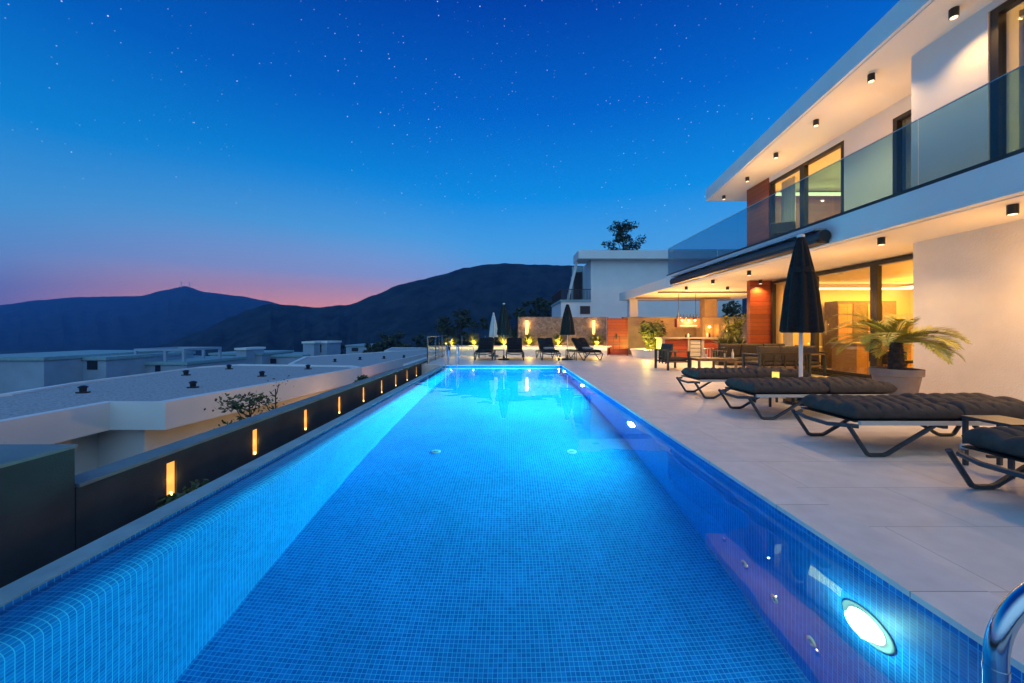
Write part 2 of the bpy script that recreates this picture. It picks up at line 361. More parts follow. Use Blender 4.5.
# ------------------------------------------------------------------ pool
XL,XR,Y0,Y1=-2.13,1.94,-1.2,13.8; ZW=-.075; ZF=-1.75
prof=[(-2.40,-.052),(-2.40,-.085),(-2.27,-.087)]
for k in range(1,9):
    a=PI/2*(k/8); prof.append((-2.27+.14*math.sin(a),-.087-.14*(1-math.cos(a))))
prof+=[(XL,-.4),(XL,ZF),(XR,ZF),(XR,-.028)]
bm=B(); uvl=bm.loops.layers.uv.new('UVMap')
s=0; ss=[0]
for a,b in zip(prof,prof[1:]): s+=math.dist(a,b); ss.append(s)
ys=[Y0,Y1]
def quv(vs,uvs):
    f=bm.faces.new([bm.verts.new(v) for v in vs])
    for l,u in zip(f.loops,uvs): l[uvl].uv=u
for i,(a,b) in enumerate(zip(prof,prof[1:])):
    quv([(a[0],Y0,a[1]),(b[0],Y0,b[1]),(b[0],Y1,b[1]),(a[0],Y1,a[1])],[(Y0,ss[i]),(Y0,ss[i+1]),(Y1,ss[i+1]),(Y1,ss[i])])
for Y in (Y0,Y1):
    quv([(-2.40,Y,ZF),(XR,Y,ZF),(XR,Y,-.028),(-2.40,Y,-.028)],[(0,0),(XR+2.4,0),(XR+2.4,1.722),(0,1.722)])
bmesh.ops.remove_doubles(bm,verts=bm.verts[:],dist=.0001)
pb=struct('pool_basin',bm,MOSAIC,False)
bm=B(); vs=[bm.verts.new(p) for p in [(-2.40,Y0,ZW),(XR,Y0,ZW),(XR,Y1,ZW),(-2.40,Y1,ZW)]]; bm.faces.new(vs)
wo=struct('pool_water',bm,WATER)
if wo.data.polygons[0].normal.z<0: wo.data.flip_normals()
# coping, ledge, deck, retaining
bm=B()
box(bm,XR-.015,XR+.36,Y0-.4,Y1+.36,-.03,0); box(bm,-2.56,XR-.019,Y1-.015,Y1+.36,-.03,0)
struct('pool_coping',bm,COPE,bevel=.004)
bm=B(); box(bm,-2.56,-2.404,Y0-.4,Y1-.019,-.6,-.045); struct('overflow_ledge',bm,LEDGE,bevel=.004)
bm=B()
box(bm,XR+.364,18,-4,Y1+.36,-4.3,-.002); box(bm,-4.0,18,Y1+.364,24,-4.3,-.002); box(bm,-2.56,XR+.36,-4,Y0-.404,-4.3,-.002)
box(bm,-2.56,-2.404,Y0-.4,Y1+.36,-4.3,-.61)
struct('pool_deck',bm,DECK)
bm=B(); box(bm,-3.3,-2.563,Y0-2,Y1+.36,-4.25,-.62); struct('planting_bed',bm,SOIL)
# underwater fittings on the right wall
ptn=['nearest round underwater pool light, glowing white on the right pool wall','second round pool light from the camera on the right pool wall','third round pool light from the camera on the right pool wall','farthest round pool light on the right pool wall']
for i,(y,W) in enumerate([(2.03,6),(5.87,85),(9.73,1150),(12.9,520)]):
    t=thing('pool_light',ptn[i],'pool light',(XR,y,-.62),0,'underwater pool lights')
    M=Matrix.Rotation(-PI/2,4,'Y')
    bm=B(); lathe(bm,[(.150,.001),(.150,.004),(.14,.008),(.108,.009),(.108,.004)],M=M,n=32); obj('trim_ring',bm,CHINA,t,True)
    bm=B(); lathe(bm,[(.100,.004),(.100,.014),(.07,.034),(.0,.042)],M=M,n=32); obj('lens',bm,E_POOL,t,True)
    if i==0:
        lamp('AREA','pool_lamp_beam',(-.046,0,0),W,(.25,.85,1),t,.17,(0,PI/2,0))
        lamp('POINT','pool_lamp_halo',(-.066,0,0),9,(.3,1,.7),t,.01)
    else:
        lamp('AREA','pool_lamp_beam',(-.046,0,0),W,(.06,1,.9),t,.22,(0,PI/2,0))
for i,y in enumerate([2.40,2.735,3.08]):
    t=thing('massage_jet',['nearest of three small white jets low on the right pool wall','middle one of three small white jets low on the pool wall','farthest of three small white jets low on the right pool wall'][i],'pool jet',(XR,y,-1.33),0,'jets on the pool wall')
    M=Matrix.Rotation(-PI/2,4,'Y')
    bm=B(); lathe(bm,[(.035,.001),(.035,.01),(.026,.014),(.018,.006)],M=M,n=20); obj('ring',bm,CHINA,t,True)
    bm=B(); lathe(bm,[(.015,.005),(.015,.02),(.009,.024)],M=M,n=14); obj('nozzle',bm,STEEL,t,True)
for i,x in enumerate([-1.13,.97]):
    t=thing('floor_drain',['round white drain in the pool floor nearer the overflow wall','round white drain in the pool floor nearer the house side'][i],'pool drain',(x,5.8,ZF),0,'drains in the pool floor')
    bm=B(); lathe(bm,[(.075,.001),(.075,.01),(.06,.016),(.0,.018)],n=24); obj('cover',bm,CHINA,t,True)
    bm=B()
    for k in range(-2,3): box(bm,-.035,.035,k*.014-.002,k*.014+.002,.018,.02)
    obj('grate',bm,DARK,t)
# handrail at the near right
t=thing('pool_handrail','polished steel pool handrail curving over the near right pool edge','handrail',(0,0,0))
def arc(c,r,a0,a1,n=8): return [(c[0]+r*math.cos(a0+(a1-a0)*k/n),c[1],c[2]+r*math.sin(a0+(a1-a0)*k/n)) for k in range(n+1)]
yy=.72; pts=[(.935,yy,-1.4),(.935,yy,.3),(.935,yy,.60)]+arc((1.085,yy,.62),.15,PI,PI*.70,8)+[(1.10,yy,.815),(1.5,yy,.93)]+arc((1.75,yy,.72),.24,PI*.62,0,10)+[(1.99,yy,.3),(2.06,yy,.1),(2.1,yy,.0)]
bm=B(); tube(bm,pts,.0165,20); obj('rail_tube',bm,STEEL,t,True)
bm=B(); lathe(bm,[(.05,.0),(.05,.008),(.03,.02),(.023,.022)],2.1,yy,20); obj('base_flange',bm,STEEL,t,True)
bm=B(); lathe(bm,[(.0175,-.006),(.0175,.006)],.935,yy,20,cz=.60); obj('joint_collar',bm,STEEL,t,True)

# ------------------------------------------------------------------ left boundary wall with niches
wl=thing('boundary_wall','long dark grey garden wall with a row of glowing slots beside the overflow edge','wall',(-3.3,0,0))
NY=[3.67+1.215*k for k in range(13)]; ZT=.05; nz0,nz1=-.36,-.03; hw=.055
bm=B(); y=2.86
for n_ in NY:
    box(bm,-.2,0,y,n_-hw,-4.3,ZT); box(bm,-.2,0,n_-hw,n_+hw,-4.3,nz0); box(bm,-.2,0,n_-hw,n_+hw,nz1,ZT); box(bm,-.2,-.035,n_-hw,n_+hw,nz0,nz1); y=n_+hw
box(bm,-.2,0,y,19.2,-4.3,ZT)
bmesh.ops.remove_doubles(bm,verts=bm.verts[:],dist=.0001)
obj('wall_body',bm,BWALL,wl)
bm=B(); box(bm,-.22,.015,2.87,19.22,ZT+.002,ZT+.03); obj('wall_cap',bm,BCAP,wl,bevel=.004)
for n_ in NY:
    bm=B(); box(bm,-.033,-.02,n_-hw+.004,n_+hw-.004,nz0+.004,nz1-.004); nl=obj('niche_light',bm,E_NICHE,wl)
    bm=B(); lathe(bm,[(.010,0),(.012,.02),(.008,.035),(.0,.04)],-.008,n_,10,cz=nz0+.003); obj('bulb',bm,E_NICHEB,nl,True)
    lamp('POINT','niche_lamp_glow',(.03,n_,-.2),.5,AMB,wl,.04)
t=thing('end_wall_block','taller dark wall block at the near left end of the garden wall','wall',(-3.3,0,0))
bm=B(); box(bm,-2.4,.0,-3,2.85,-4.3,.36); obj('wall_body',bm,BWALL,t)
bm=B(); box(bm,-2.42,.012,-3,2.862,.362,.385); obj('wall_cap',bm,BCAP,t,bevel=.004)

# ------------------------------------------------------------------ foliage helpers
def leaf(bm,p,s,rnd,el=1.8,n=None):
    a=rnd.uniform(0,2*PI); t=rnd.uniform(-.9,.9)
    d=Vector((math.cos(a)*math.cos(t),math.sin(a)*math.cos(t),math.sin(t))); u=d.cross(Vector((rnd.uniform(-1,1),rnd.uniform(-1,1),rnd.uniform(-1,1)))).normalized()
    p=Vector(p); q=[p-d*s*el*.5,p+u*s*.4,p+d*s*el*.5,p-u*s*.4]
    bm.faces.new([bm.verts.new(v) for v in q])
def clumps(bm,cl,nper,ls,rnd,el=1.8):
    for (c,r) in cl:
        for k in range(int(nper)):
            d=Vector((rnd.gauss(0,1),rnd.gauss(0,1),rnd.gauss(0,1))).normalized()*r*rnd.random()**.45
            d.z*=.75; leaf(bm,Vector(c)+d,ls*rnd.uniform(.6,1.3),rnd,el)
def tree(name,label,cat,x,y,zb,h,cr,seed,ncl=14,nper=90,ls=.16,matl=None,trunk=.1,group=None,crown_lo=.35,squash=1.0):
    rnd=random.Random(seed); t=thing(name,label,cat,(x,y,zb),0,group)
    cl=[]; bt=B()
    top=Vector((rnd.uniform(-.1,.1)*cr,0,h*.85))
    tube(bt,[(0,0,0),(rnd.uniform(-.05,.05)*h,0,h*.4),tuple(top)],[trunk,trunk*.7,trunk*.2],8)
    for k in range(ncl):
        a=rnd.uniform(0,2*PI); hh=rnd.uniform(crown_lo,1); rad=cr*math.sqrt(max(.05,1-abs(hh-(crown_lo+.35))*1.3))*rnd.uniform(.25,1)
        c=Vector((math.cos(a)*rad,math.sin(a)*rad*squash,h*hh-.15*cr)); r=cr*rnd.uniform(.22,.42); cl.append((c,r))
        z0=h*max(.25,hh-.3); tube(bt,[(0,0,z0),(c*.5+Vector((0,0,z0*.5))),tuple(c)],[trunk*.4,trunk*.25,trunk*.08],5)
    obj('trunk',bt,BARK,t,True)
    bm=B(); clumps(bm,cl,nper,ls,rnd); obj('crown',bm,matl or LEAFD,t)
    return t
def grassplant(name,label,x,y,z,h,r,n,seed,m=LEAFY,group=None,cat='plant',lit=0):
    rnd=random.Random(seed); t=thing(name,label,cat,(x,y,z),0,group); bm=B()
    for k in range(n):
        a=rnd.uniform(0,2*PI); rr=r*rnd.uniform(.25,1.1); hh=h*rnd.uniform(.5,1.1); wd=.020+.014*rnd.random()
        d=Vector((math.cos(a),math.sin(a),0)); sd_=Vector((-d.y,d.x,0))*wd; pv=None
        for j in range(5):
            u=j/4; p=d*rr*u**1.6+Vector((0,0,hh*(u-.35*u*u*(rr/r)))); ww=sd_*(1-u)**.6
            cur=(bm.verts.new(p-ww),bm.verts.new(p+ww+Vector((0,0,.001))))
            if pv: bm.faces.new([pv[0],pv[1],cur[1],cur[0]])
            pv=cur
    obj('foliage',bm,m,t)
    bm=B(); lathe(bm,[(.05,-.02),(.05,.03),(.03,.05)],n=8); obj('stem_base',bm,BARK,t)
    if lit: lamp('POINT','plant_uplight',(0,-.30,.16),lit,(1,.60,.08),t,.05)
    return t
def bush(name,label,x,y,z,h,r,seed,n=600,ls=.07,m=LEAF,group=None,cat='shrub',lit=0):
    rnd=random.Random(seed); t=thing(name,label,cat,(x,y,z),0,group); bt=B(); cl=[]
    for k in range(9):
        a=rnd.uniform(0,2*PI); c=Vector((math.cos(a)*r*rnd.uniform(.1,.7),math.sin(a)*r*rnd.uniform(.1,.7),h*rnd.uniform(.3,.9)))
        cl.append((c,r*rnd.uniform(.3,.5))); tube(bt,[(0,0,0),tuple(c*.5+Vector((0,0,.05))),tuple(c)],[.02,.015,.006],5)
    obj('stem',bt,BARK,t); bm=B(); clumps(bm,cl,n/9,ls,rnd); obj('foliage',bm,m,t)
    if lit: lamp('POINT','plant_uplight',(0,-r-.1,.12),lit,(1,.62,.14),t,.05)
    return t
def canes(name,label,x,y,z,h,r,seed,n=26,nl=60,ls=.12,m=LEAFY,cat='bush',lit=0):
    rnd=random.Random(seed); t=thing(name,label,cat,(x,y,z)); bt=B(); bm=B()
    for k in range(n):
        a=rnd.uniform(0,2*PI); rr=r*rnd.uniform(.2,1); hh=h*rnd.uniform(.6,1.05); b0=.25*r; d=Vector((math.cos(a),math.sin(a),0))
        pts=[d*(b0*rnd.random()+(rr)*u**1.8)+Vector((0,0,hh*(u-.12*u*u))) for u in (0,.25,.5,.75,1)]
        tube(bt,pts,[.012,.01,.008,.006,.003],5)
        for q in range(nl):
            u=rnd.uniform(.08,1)*4; i=min(3,int(u)); p=pts[i].lerp(pts[i+1],u-i)
            leaf(bm,p+Vector((rnd.gauss(0,.06),rnd.gauss(0,.06),rnd.gauss(0,.05))),ls*rnd.uniform(.5,1.2),rnd,2.6)
    obj('cane',bt,BARK,t); obj('foliage',bm,m,t)
    if lit:
        lamp('POINT','plant_uplight',(-.45,-r-.1,.15),lit,(1,.66,.10),t,.05)
    return t
# plants along the boundary wall
bush('ground_cover_shrub','low dark leafy shrub in the bed below the nearest wall slot',-2.95,3.42,-.62,.43,.28,11,1100,.035,LEAF)
def sapling(label,x,y,zb,h,seed,bare=False):
    rnd=random.Random(seed); t=thing('sapling',label,'sapling',(x,y,zb),0,'saplings behind the boundary wall'); bt=B(); bm=B()
    tube(bt,[(0,0,0),(.03,0,h*.5),(0,.02,h*.95)],[.045,.03,.012],7)
    for k in range(9):
        a=rnd.uniform(0,2*PI); z0=h*rnd.uniform(.55,.92); r=rnd.uniform(.10,.34)
        c=Vector((math.cos(a)*r,math.sin(a)*r,z0+rnd.uniform(.05,.45)))
        tube(bt,[(0,0,z0),(c.x*.5,c.y*.5,z0+.1),tuple(c)],[.018,.012,.005],5)
        for q in range(16 if bare else 80):
            leaf(bm,c+Vector((rnd.gauss(0,.14),rnd.gauss(0,.14),rnd.gauss(0,.08))),rnd.uniform(.03,.06) if bare else rnd.uniform(.04,.075),rnd)
    obj('trunk',bt,BARK,t,True); obj('crown',bm,LEAF,t)
sapling('broad leaved sapling in front of the gravel roof, behind the second wall slot',at(249,8.4),8.4,-4.2,zat(388,8.4)+4.2,5)
sapling('thin sparse sapling just right of the broad leaved one',at(275,8.9),8.9,-4.2,zat(380,8.9)+4.2,8,True)
for i,(px,py,y,r,lb) in enumerate([(346,381,16,.55,'round dark shrub standing before the corner of the gravel roof'),(362,372,19,.6,'shrub with dark leaves behind the wall beside the gravel roof corner'),(398,368,23,.6,'bushy shrub behind the middle of the boundary wall'),(340,357,31,.8,'rounded dark bush between the two large flat roofs')]):
    bush('garden_shrub',lb,at(px,y),y,-4.2,zat(py,y)+4.2,r,20+i,1400,.11,LEAF,'shrubs behind the boundary wall')
for i,(px,py,y) in enumerate([(425,357,26),(432,353,29)]):
    bush('garden_shrub',['reddish lit shrub near the far end of the boundary wall','shrub at the very far end of the boundary wall'][i],at(px,y),y,-4.2,zat(py,y)+4.2,.7,40+i,900,.11,LEAFY,'shrubs behind the boundary wall')

# ------------------------------------------------------------------ neighbouring flat roofed houses at left
def inset(poly,d):
    cx=sum(p[0] for p in poly)/len(poly); cy=sum(p[1] for p in poly)/len(poly)
    r=[]
    for x,y in poly:
        v=Vector((x-cx,y-cy)); l=v.length; v=v*((l-d)/l); r.append((cx+v.x,cy+v.y))
    return r
def flathouse(label,poly,zt,fas,vents,wd=1.0,zb=-4.3):
    t=thing('flat_roof_house',label,'house',(0,0,0))
    bm=B(); prism(bm,inset(poly,wd),zb,zt-fas-.002); obj('wall',bm,WHITE,t)
    # roof slab with raised rim
    rim=.35; ins=inset(poly,rim); n=len(poly); bm=B()
    o0=[bm.verts.new((x,y,zt-fas)) for x,y in poly]; o1=[bm.verts.new((x,y,zt)) for x,y in poly]
    i1=[bm.verts.new((x,y,zt)) for x,y in ins]; i0=[bm.verts.new((x,y,zt-.10)) for x,y in ins]
    for i in range(n):
        j=(i+1)%n
        bm.faces.new([o0[i],o0[j],o1[j],o1[i]]); bm.faces.new([o1[i],o1[j],i1[j],i1[i]]); bm.faces.new([i1[i],i1[j],i0[j],i0[i]])
    bm.faces.new(o0[::-1])
    rf=obj('roof',bm,WHITE,t)
    bm=B(); prism(bm,inset(poly,rim+.004),zt-.2,zt-.07); obj('gravel_bed',bm,GRAVEL,rf)
    for (x,y) in vents:
        bm=B(); box(bm,x-.15,x+.15,y-.1,y+.1,zt-.07,zt-.02); lathe(bm,[(.09,-.02),(.10,.10),(.13,.12),(.13,.15),(.06,.19),(.0,.20)],x,y,12,cz=zt); obj('roof_vent',bm,DARK,t)
    return t
def gp(px,py,z): y=(H-z)*F/(py-VY); return (at(px,y),y)
zr=-.8
P1=[(-11.5,-2),(-11.5,10.8),(-9.9,10.8),(-8.37,21.35),(-9.4,22.4),(-16.7,23.3),(-17.8,21.6),(-17.4,15),(-16.6,12.2),(-20,5),(-22,-2)]
flathouse('low white house with the large gravel roof at the left',P1,zr,.8,[gp(83,391,zr),gp(186,374,zr),gp(193,386,zr),gp(229,368,zr),gp(262,375,zr),gp(308,368,zr)])
lamp('POINT','yard_lamp_glow',(-6.6,12.8,-2.6),70,(1,.55,.12),None,.15)
lamp('POINT','yard_lamp_glow',(-7.2,17.5,-2.4),60,(1,.5,.16),None,.15)
zr2=-1.2
P2=[(-16.4,27.8),(-9.9,24.8),(-8.9,44),(-11,51),(-19.7,36)]
flathouse('second low house with a pale flat roof, farther along the wall',P2,zr2,.7,[gp(335,361,zr2),gp(360,359,zr2),gp(384,358,zr2),gp(404,357,zr2)],.9)
lamp('POINT','yard_lamp_glow',(-7.6,25.5,-2.6),70,(1,.42,.2),None,.15)
P3=[(at(384,58),58),(at(433,55),55),(at(440,68),68),(at(392,70),70)]
flathouse('farthest low house with a pale flat roof beyond the wall end',P3,zat(351,57),1.0,[],.5,-5)
# retaining garden wall between
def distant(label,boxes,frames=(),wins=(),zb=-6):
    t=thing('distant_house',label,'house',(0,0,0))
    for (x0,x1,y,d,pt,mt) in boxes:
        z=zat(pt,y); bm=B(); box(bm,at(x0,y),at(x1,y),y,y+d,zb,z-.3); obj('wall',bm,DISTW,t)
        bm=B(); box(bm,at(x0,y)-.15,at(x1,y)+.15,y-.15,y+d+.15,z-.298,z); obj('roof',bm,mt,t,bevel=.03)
    for (x0,x1,y,d,pt,pb_) in frames:
        bm=B(); z=zat(pt,y); z0=zat(pb_,y); a,b=at(x0,y),at(x1,y); k=.12
        for xx in (a,(a+b)/2+.6,b): 
            for q in (y,y+d): box(bm,xx-k,xx+k,q-k,q+k,z0,z-.002)
        box(bm,a-k,b+k,y-k,y+k,z,z+.24); box(bm,a-k,b+k,y+d-k,y+d+k,z,z+.24)
        box(bm,a-k,a+k,y+k+.002,y+d-k-.002,z,z+.24); box(bm,b-k,b+k,y+k+.002,y+d-k-.002,z,z+.24)
        obj('pergola_frame',bm,DISTW,t)
    for (x0,x1,y,p0,p1) in wins:
        bm=B(); box(bm,at(x0,y)-.06,at(x1,y)+.06,y-.04,y-.002,zat(p1,y)-.06,zat(p0,y)+.06); f=obj('window',bm,FRAME,t)
        bm=B(); box(bm,at(x0,y),at(x1,y),y-.05,y-.041,zat(p1,y),zat(p0,y)); obj('pane',bm,AWN,f)
    return t
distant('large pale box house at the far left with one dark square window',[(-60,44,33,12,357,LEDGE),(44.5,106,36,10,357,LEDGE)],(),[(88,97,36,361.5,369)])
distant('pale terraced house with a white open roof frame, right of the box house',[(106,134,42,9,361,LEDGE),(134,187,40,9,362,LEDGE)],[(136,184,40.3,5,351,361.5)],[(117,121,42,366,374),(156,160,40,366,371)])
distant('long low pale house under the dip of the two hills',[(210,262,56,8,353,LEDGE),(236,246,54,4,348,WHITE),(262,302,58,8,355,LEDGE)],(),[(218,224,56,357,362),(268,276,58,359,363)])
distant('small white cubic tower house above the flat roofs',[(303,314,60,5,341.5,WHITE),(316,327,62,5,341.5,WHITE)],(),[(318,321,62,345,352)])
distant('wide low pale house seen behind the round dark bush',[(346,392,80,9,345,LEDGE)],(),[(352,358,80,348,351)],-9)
# distant trees
rr=random.Random(4)
k=0
tl=['dark leafy tree beyond the second flat roof, nearest the tower house','dark spreading tree left of the folded parasols','broad dark tree on the slope behind the flat roofs','tall dark tree on the slope near the pool corner','rounded dark tree beyond the wall end','dark tree rising left of the pale folded parasol','dark tree between the black parasols','dark tree over the rubble wall','dark tree left of the neighbour balcony','bushy dark tree touching the neighbour balcony','low dark tree under the neighbour balcony','small dark tree at the left of the dark tree row']
for i,(px,pt,y,wpx) in enumerate([(334,345,70,16),(386,338,75,20),(404,341,80,18),(392,333,85,26),(432,336,70,20),(457,310,46,32),(472,316,44,28),(516,308,50,26),(540,298,62,32),(556,300,58,28),(566,306,52,20),(372,344,66,14),(424,333,95,18),(447,325,60,20),(494,322,60,24),(528,312,66,22)]):
    X=at(px,y); g=zg(X,y)-.3
    lab=(tl+['dark tree far behind the end of the garden wall','dark low tree behind the outdoor shower','dark low tree behind the pale parasol','dark tree just left of the rubble wall end'])[i]
    tree('hillside_tree',lab,'tree',X,y,g,zat(pt,y)-g,wpx/F*y/2*1.05,100+i,16,90,.30*y/60,LEAFD,.18,'dark trees in front of the hill',.45)
# masts on the far summit
for i,px in enumerate((181.5,189.5)):
    y=1095; t=thing('radio_mast',['left one of two thin masts on the far summit','right one of two thin masts on the far summit'][i],'mast',(at(px,y),y,zat(289,y)),0,'masts on the far summit')
    bm=B(); tube(bm,[(0,0,-6),(0,0,22)],[1.2,.5],8); obj('pole',bm,WPOLE,t)
    bm=B(); box(bm,-3,3,-.4,.4,13,14); box(bm,-2,2,-.4,.4,17,18); obj('cross_arm',bm,WPOLE,t)

# ------------------------------------------------------------------ far end: planter, rubble wall, plants, gate
pl=thing('raised_planter','long low white planter with a glowing edge behind the far loungers','planter',(0,19.1,0))
bm=B(); box(bm,-3.0,5.15,0,.12,0,.42); box(bm,-3.0,5.15,.12,.9,0,.36); obj('planter_box',bm,WHITE,pl)
bm=B(); box(bm,-3.05,5.2,-.07,.14,.445,.50); obj('ledge',bm,WHITE,pl,bevel=.006)
bm=B(); box(bm,-2.98,5.13,-.03,-.003,.421,.443); obj('light_strip',bm,E_LED,pl)
for k in range(4): lamp('AREA','led_glow',(-2+k*2.05,-.035,.415),3.5,(1,.62,.2),pl,2.0,(0,0,0),sy=.03)
bm=B(); box(bm,-2.9,5.1,.141,.89,.362,.44); obj('soil',bm,SOIL,pl)
rw=thing('rubble_stone_wall','rubble stone wall behind the far loungers with two glowing slots','wall',(0,20,0))
bm=B(); x=.48
for nx in (at(527,20),at(594,20)):
    box(bm,x,nx-.09,0,.35,0,2.0); box(bm,nx-.09,nx+.09,0,.35,0,1.05); box(bm,nx-.09,nx+.09,0,.35,1.82,2.0); box(bm,nx-.09,nx+.09,.12,.35,1.05,1.82); x=nx+.09
box(bm,x,5.2,0,.35,0,2.0); obj('wall_body',bm,STONE,rw)
for nx in (at(527,20),at(594,20)):
    bm=B(); box(bm,nx-.085,nx+.085,.10,.118,1.055,1.815); obj('slot_light',bm,emis('slot_glow',(1,.6,.18),2.0),rw)
    lamp('POINT','slot_lamp_glow',(nx,-.1,1.6),14,AMB,rw,.06)
rb=thing('rear_garden_wall','plain rendered garden wall behind the outdoor bar','wall',(0,20,0))
bm=B(); box(bm,6.12,13.5,0,.3,0,1.95); obj('wall_body',bm,mat('brown_plaster',(.26,.19,.14),.85,noise_s=2,noise_a=.2,bump=.5,bump_s=40),rb)
bm=B(); box(bm,6.10,13.5,-.03,.33,1.952,2.0); obj('wall_cap',bm,BCAP,rb,bevel=.005)
bm=B(); nx=at(728,20); box(bm,nx-.1,nx+.1,-.03,-.002,.95,1.8); obj('slot_light',bm,emis('slot_glow_b',(1,.62,.2),1.8),rb)
lamp('POINT','slot_lamp_glow',(nx,-.25,1.5),16,AMB,rb,.06)
g=thing('wooden_gate','red cedar board gate between the rubble wall and the bar','gate',(5.0,19.1,0))
bm=B(); box(bm,.06,1.0,0,.06,.04,1.9); obj('board_panel',bm,WOODX,g)
bm=B(); box(bm,0,.058,-.02,.08,0,1.95); obj('gate_post',bm,WOODX,g); bm=B(); box(bm,1.002,1.06,-.02,.08,0,1.95); obj('gate_post',bm,WOODX,g)
bm=B(); box(bm,.45,.49,-.06,-.001,.85,1.1); obj('handle',bm,DARK,g,bevel=.004)
bm=B()
for zz in (.55,.95): 
    for xx in (.3,.62): box(bm,xx,xx+.02,-.012,-.002,zz-.3,zz)
    box(bm,.3,.64,-.014,-.002,zz,zz+.02)
obj('carved_lines',bm,DARK,g)
lamp('POINT','gate_uplight_glow',(.5,-.9,.7),16,(1,.45,.15),g,.05)
glab=['spiky lit grass at the far left end of the planter','second spiky lit grass from the left in the planter','spiky lit grass beneath the left black parasol','spiky lit grass below the left glowing slot','spiky lit grass behind the right black parasol','spiky lit grass below the right glowing slot']
for i,px in enumerate((452,474,504,529,558,596)):
    grassplant('ornamental_grass',glab[i],at(px,19.5),19.5,.44,.85 if i else .6,.62,230,60+i,LEAFY,'lit grasses in the raised planter','ornamental grass',42 if i else 24)
# big bush and its planter
bp=thing('curved_planter','low curved white planter with a glowing rim beside the gate','planter',(7.0,18.3,0))
bm=B(); lathe(bm,[(.95,0),(1.0,.30),(1.04,.32),(1.04,.38),(.85,.38),(.85,.3),(.0,.3)],n=36); obj('planter_bowl',bm,WHITE,bp,True)
canes('lit_bush','tall yellow green bush lit from below in the curved planter',6.95,18.4,.3,1.6,.62,77,34,70,.10,LEAFY,'bush',130)
# left glass fence at the pool corner and shower
gf=thing('glass_fence','low glass fence across the far left corner of the deck','fence',(0,0,0))
for k in range(3):
    x0=-3.2+.02; ya=14.3+k*1.55
    bm=B(); box(bm,-3.1,-3.088,ya,ya+1.5,.03,1.0); obj('glass_panel',bm,CLEARG,gf)
    bm=B(); box(bm,-3.12,-3.07,ya-.05,ya-.01,0,1.04); obj('post',bm,STEEL,gf)
bm=B(); tube(bm,[(-3.095,14.2,1.03),(-3.095,18.9,1.03)],.02,8); obj('top_rail',bm,STEEL,gf,True)
for k in range(4):
    xx=-2.82+k*.56
    bm=B(); box(bm,xx-.015,xx+.015,18.0,18.03,0,1.02); obj('post',bm,STEEL,gf)
    if k<3: bm=B(); box(bm,xx+.03,xx+.53,18.01,18.02,.05,.98); obj('glass_panel',bm,CLEARG,gf)
ld=thing('pool_ladder','curved steel ladder at the far left corner of the pool','ladder',(-2.2,13.75,0))
for sx in (-.1,.3):
    bm=B(); tube(bm,[(sx,-.12,-1.0),(sx,-.12,.5),(sx,-.06,.68),(sx,.1,.75),(sx,.3,.7),(sx,.42,.5),(sx,.45,.0)],.02,10); obj('side_rail',bm,STEEL,ld,True)
for zz in (-.35,-.65,-.95):
    bm=B(); box(bm,-.1,.3,-.15,-.07,zz,zz+.02); obj('rung',bm,STEEL,ld)

# ------------------------------------------------------------------ loungers
def pillow(bm,x0,x1,y0,y1,z0,T,nx,ny,qx,qy,M=None,q=.62,rnd=None):
    grid=[]; W=(x1-x0); D=(y1-y0)
    for i in range(nx+1):
        row=[]
        for j in range(ny+1):
            u=i/nx*2-1; v=j/ny*2-1
            u=math.copysign(1-(1-abs(u))**1.35,u); v=math.copysign(1-(1-abs(v))**1.35,v)
            e=max(0,(1-abs(u)**(W/.045)))**.5*max(0,(1-abs(v)**(D/.045)))**.5
            X=(u+1)/2*W; Y=(v+1)/2*D
            qq=abs(math.sin(PI*X/qx))**.55
            if qy: qq=min(qq,abs(math.sin(PI*Y/qy))**.5)
            z=T*.45+T*.55*e*((1-q)+q*qq)
            if rnd: z+=e*(.014*noise.noise(Vector((X*3.5+rnd,Y*4,0)))+.007*noise.noise(Vector((X*16+rnd,Y*11,rnd))))
            row.append((x0+X,y0+Y,z,T*.45-T*.45*e))
        grid.append(row)
    def V(x,y,z): 
        v=Vector((x,y,z0+z)); return bm.verts.new(v if M is None else M@v)
    top=[[V(p[0],p[1],p[2]) for p in r] for r in grid]
    bot=[[top[i][j] if (i in(0,nx) or j in(0,ny)) else V(p[0],p[1],p[3]) for j,p in enumerate(r)] for i,r in enumerate(grid)]
    for i in range(nx):
        for j in range(ny):
            bm.faces.new([top[i][j],top[i+1][j],top[i+1][j+1],top[i][j+1]])
            q4=[bot[i][j],bot[i][j+1],bot[i+1][j+1],bot[i+1][j]]
            if len(set(q4))>=3: 
                try: bm.faces.new(q4)
                except ValueError: pass
def bar(bm,pts,w,h):
    tube(bm,pts,w/math.sqrt(2)*1.05,4,flat=h/w)
